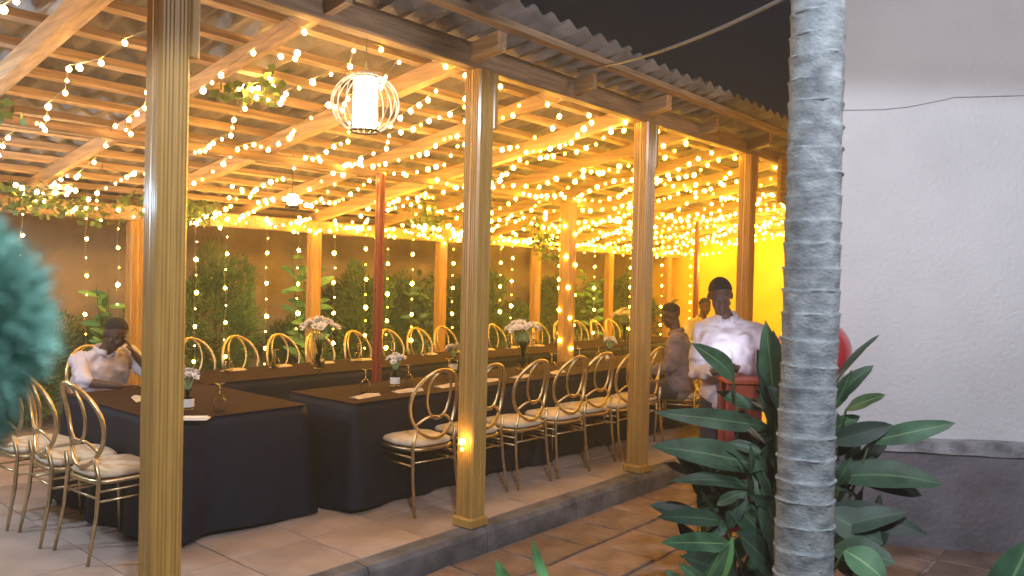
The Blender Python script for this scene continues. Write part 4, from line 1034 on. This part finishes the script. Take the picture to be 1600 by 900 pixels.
def person(name, label, root, rz, J, shirt, trousers, headq, sleeve='long', group=None, detail=True, hands=None, collar=True):
    """J: joints in local coordinates (+Y forward, x to the person's right is +x ... left is -x)"""
    t = thing(name, label, 'person', root, rz, group)
    b = MB(); hb = MB(); sb = MB(); tb = MB(); V = {k: Vector(v) for k, v in J.items()}
    # body: torso, neck, limbs
    b.capsule(V['pelvis'], .10, V['chest'], .10); b.capsule(V['chest'], .09, V['neck'], .05)
    b.capsule(V['neck'] - Vector((0, 0, .03)), .055, V['head'] + (headq @ Vector((0, -.015, -.05))), .052)
    head_into(b, hb, V['head'], headq)
    for s in 'LR':
        b.capsule(V['sh' + s], .052, V['el' + s], .038); b.capsule(V['el' + s], .038, V['wr' + s], .026)
        b.capsule(V['hip' + s], .082, V['kn' + s], .055); b.capsule(V['kn' + s], .054, V['an' + s], .036)
        b.capsule(V['an' + s], .034, V['an' + s] + V['foot' + s] - V['an' + s], .03)
        hd = hands.get(s) if hands else None
        if hd: hand_into(b, V['wr' + s], *hd)
        else: hand_into(b, V['wr' + s], V['wr' + s] - V['el' + s], Vector((0, 0, -1)), .6, 1 if s == 'R' else -1)
    o = b.build('body', M['skin'], t); remesh(o, .0062 if detail else .012, 4)
    o = hb.build('hair', M['hair'], t, smooth=True); so = o.modifiers.new('thick', 'SOLIDIFY'); so.thickness = .003; so.offset = 1
    if detail: eyes(t, V['head'], headq)
    # shirt
    c, p_, nk = V['chest'], V['pelvis'], V['neck']; sl, sr = V['shL'], V['shR']
    mid = (c + p_) / 2; ax = (sr - sl).normalized()
    for w in (-.07, 0, .07): sb.capsule(p_ + ax * w + Vector((0, 0, -.02)), .128, mid + ax * w * .95, .122, 16)
    for w in (-.085, 0, .085): sb.capsule(mid + ax * w * .8, .122, c + ax * w, .128, 16)
    sb.capsule(sl, .068, c - ax * .06 , .115); sb.capsule(sr, .068, c + ax * .06, .115); sb.capsule(sl, .062, nk - Vector((0, 0, .045)), .066); sb.capsule(sr, .062, nk - Vector((0, 0, .045)), .066)
    for s in 'LR':
        e = V['el' + s]; sb.capsule(V['sh' + s], .069, e, .056)
        if sleeve == 'long': sb.capsule(e, .056, e.lerp(V['wr' + s], .80), .042)
        elif sleeve == 'elbow': sb.capsule(e, .056, e.lerp(V['wr' + s], .12), .052)
    o = sb.build('shirt', shirt, t); remesh(o, .010, 5)
    dm = o.modifiers.new('creases', 'DISPLACE'); dm.texture = CREASE; dm.strength = .022; dm.mid_level = .35; dm.texture_coords = 'LOCAL'
    if collar:
        cb = MB(); n = 22; cpt = nk + Vector((0, 0, -.005)); vs = []; fs = []
        for i in range(n + 1):
            a = R(-70) + R(320) * i / n + R(0); a = R(90 + 22) + R(316) * i / n
            for (r_, z) in ((.066, .028), (.082, .0), (.064, -.022)): vs.append(cpt + Vector((r_ * math.cos(a), r_ * math.sin(a), z - .022 * math.sin(a))))
        for i in range(n):
            for j in range(2): a = i * 3 + j; fs.append((a, a + 3, a + 4, a + 1))
        cb.add(vs, fs); o = cb.build('collar', shirt, t, smooth=True); so = o.modifiers.new('thick', 'SOLIDIFY'); so.thickness = .005
    for s in 'LR':
        tb.capsule(p_ + (V['hip' + s] - p_) * .6 + Vector((0, 0, .02)), .125, V['hip' + s], .105); tb.capsule(V['hip' + s], .102, V['kn' + s], .073); tb.capsule(V['kn' + s], .073, V['an' + s].lerp(V['kn' + s], .08), .062)
    o = tb.build('trousers', trousers, t); remesh(o, .013, 5)
    for s in 'LR':
        f = MB(); an = V['an' + s]; ft = V['foot' + s]; dv = (ft - an); dv.z = 0; dv.normalize()
        base = an.z - .075
        f.capsule((an.x, an.y, base + .045), .042, (an + dv * .15)[:2] + (base + .035,), .038); f.capsule((an + dv * .08)[:2] + (base + .04,), .042, (an + dv * .17)[:2] + (base + .032,), .036)
        f.capsule((an - dv * .03)[:2] + (base + .04,), .036, (an.x, an.y, base + .09), .044)
        o = f.build('shoe', M['shoe'], t); remesh(o, .009, 2)
    return t

def face_q(yaw=0, pitch=0, roll=0): return (Matrix.Rotation(R(yaw), 3, 'Z') @ Matrix.Rotation(R(pitch), 3, 'X') @ Matrix.Rotation(R(roll), 3, 'Y'))
# standing man, facing the camera, phone in hands
mp = P(1134, 835, 5.45); mroot = (mp.x, mp.y, GZ); toc = math.atan2(-mp.y, -mp.x) - PI / 2
hs = 1.74
J = dict(pelvis=(0, 0, .96), chest=(.02, 0, 1.30), neck=(.035, .0, 1.475), head=(.075, .055, 1.615), shL=(-.175, 0, 1.38), shR=(.175, 0, 1.375),
         elL=(-.215, .02, 1.11), wrL=(-.02, .25, 1.155), elR=(.215, .05, 1.10), wrR=(.09, .27, 1.13),
         hipL=(-.10, 0, .90), hipR=(.10, 0, .90), knL=(-.11, .03, .50), knR=(.11, .02, .50), anL=(-.12, 0, .08), anR=(.13, 0, .08), footL=(-.13, .12, .04), footR=(.15, .12, .04))
sc_ = 1.022
for k_ in J: J[k_] = tuple(v_ * sc_ for v_ in J[k_])
man = person('person', 'person standing in a white shirt, looking down at a lit phone', mroot, toc, J, M['shirt'], M['trousers'], face_q(14, -27, 5), 'long',
             hands={'L': (Vector((.9, .35, .05)), Vector((0, .3, 1)), .9, 1), 'R': (Vector((-.75, .3, .08)), Vector((0, .3, 1)), .9, -1)})
# phone, held between the hands, screen up and towards him
mw = Matrix.Translation(mroot) @ Matrix.Rotation(toc, 4, 'Z')
pc = mw @ Vector((.036, .342, 1.211)); ph = thing('phone', 'lit phone held in the hands of the man in white', 'phone', pc, toc)
b = MB(); b.bbox((0, 0, 0), (.078, .155, .009), .003); o1 = b.build('case', M['phone'], ph); b = MB(); b.box((0, 0, .0055), (.070, .145, .002)); o2 = b.build('screen', M['screen'], ph)
ph.rotation_euler = (R(28), 0, toc)

# seated man at left, head resting on his hand
mroot = (atline(160, 6.35), 6.35, -.03)
J = dict(pelvis=(0, -.05, .53), chest=(.03, .03, .86), neck=(.03, .085, 1.01), head=(.0, .17, 1.135), shL=(-.18, .05, .96), shR=(.20, .05, .94),
         elL=(-.25, .30, .79), wrL=(-.095, .265, .985), elR=(.27, .22, .80), wrR=(.12, .44, .775),
         hipL=(-.10, .0, .52), hipR=(.10, 0, .52), knL=(-.13, .38, .50), knR=(.13, .38, .50), anL=(-.13, .36, .08), anR=(.13, .36, .08), footL=(-.13, .48, .04), footR=(.13, .48, .04))
person('person', 'person in a white shirt sitting at the left table with a hand on the face', mroot, R(180 + 8), J, M['shirt'], M['trousers'], face_q(-10, -28, -8), 'elbow',
       hands={'L': (Vector((.35, -.25, .8)), Vector((.8, -.5, 0)), .5, 1), 'R': (Vector((-.8, .3, 0)), Vector((0, 0, -1)), .4, 1)})
place_chair(atline(160, 6.47), 6.47, R(180), 'gold chair that the man in white at left sits on', G2)
# seated man in lilac
mroot = (atline(1060, 3.86), 3.86, 0.0)
J = dict(pelvis=(0, -.02, .55), chest=(0, .0, .93), neck=(0, .03, 1.10), head=(-.01, .085, 1.26), shL=(-.19, 0, 1.03), shR=(.19, 0, 1.03),
         elL=(-.24, .05, .76), wrL=(-.16, .27, .70), elR=(.24, .05, .76), wrR=(.16, .27, .70),
         hipL=(-.10, .02, .53), hipR=(.10, .02, .53), knL=(-.12, .40, .50), knR=(.12, .40, .50), anL=(-.12, .40, .08), anR=(.12, .40, .08), footL=(-.12, .52, .04), footR=(.12, .52, .04))
person('person', 'person in a grey-lilac shirt seated left of the standing man, looking down', mroot, R(22), J, M['shirt_lilac'], M['trousers'], face_q(15, -22, 0), 'long')
mroot = (10.1, 5.15, 0.0)
Jf = dict(J); person('person', 'distant seated person in pale yellow between the two other men', mroot, R(150), Jf, M['shirt_yellow'], M['trousers'], face_q(0, -10, 0), 'long', detail=False)
place_chair(10.1, 5.13, R(150), 'gold chair under the distant person in yellow', 'far chairs')

# ================================================================ GLARE: thin haze volume added to imitate lens veil and bulb bloom
hb_ = MB(); hb_.box((0, 0, 3.0), (100, 100, 8.6)); hz = hb_.build('glare_haze', M['black'], kind='stuff')
hm = bpy.data.materials.new('glare_haze'); hm.use_nodes = True; hn = hm.node_tree; hn.nodes.clear()
ho = hn.nodes.new('ShaderNodeOutputMaterial'); hv = hn.nodes.new('ShaderNodeVolumePrincipled'); hv.inputs['Density'].default_value = GLARE_DENSITY; hv.inputs['Color'].default_value = (.95, .93, .9, 1); hv.inputs['Anisotropy'].default_value = .55
hn.links.new(hv.outputs[0], ho.inputs['Volume']); hz.data.materials.clear(); hz.data.materials.append(hm)
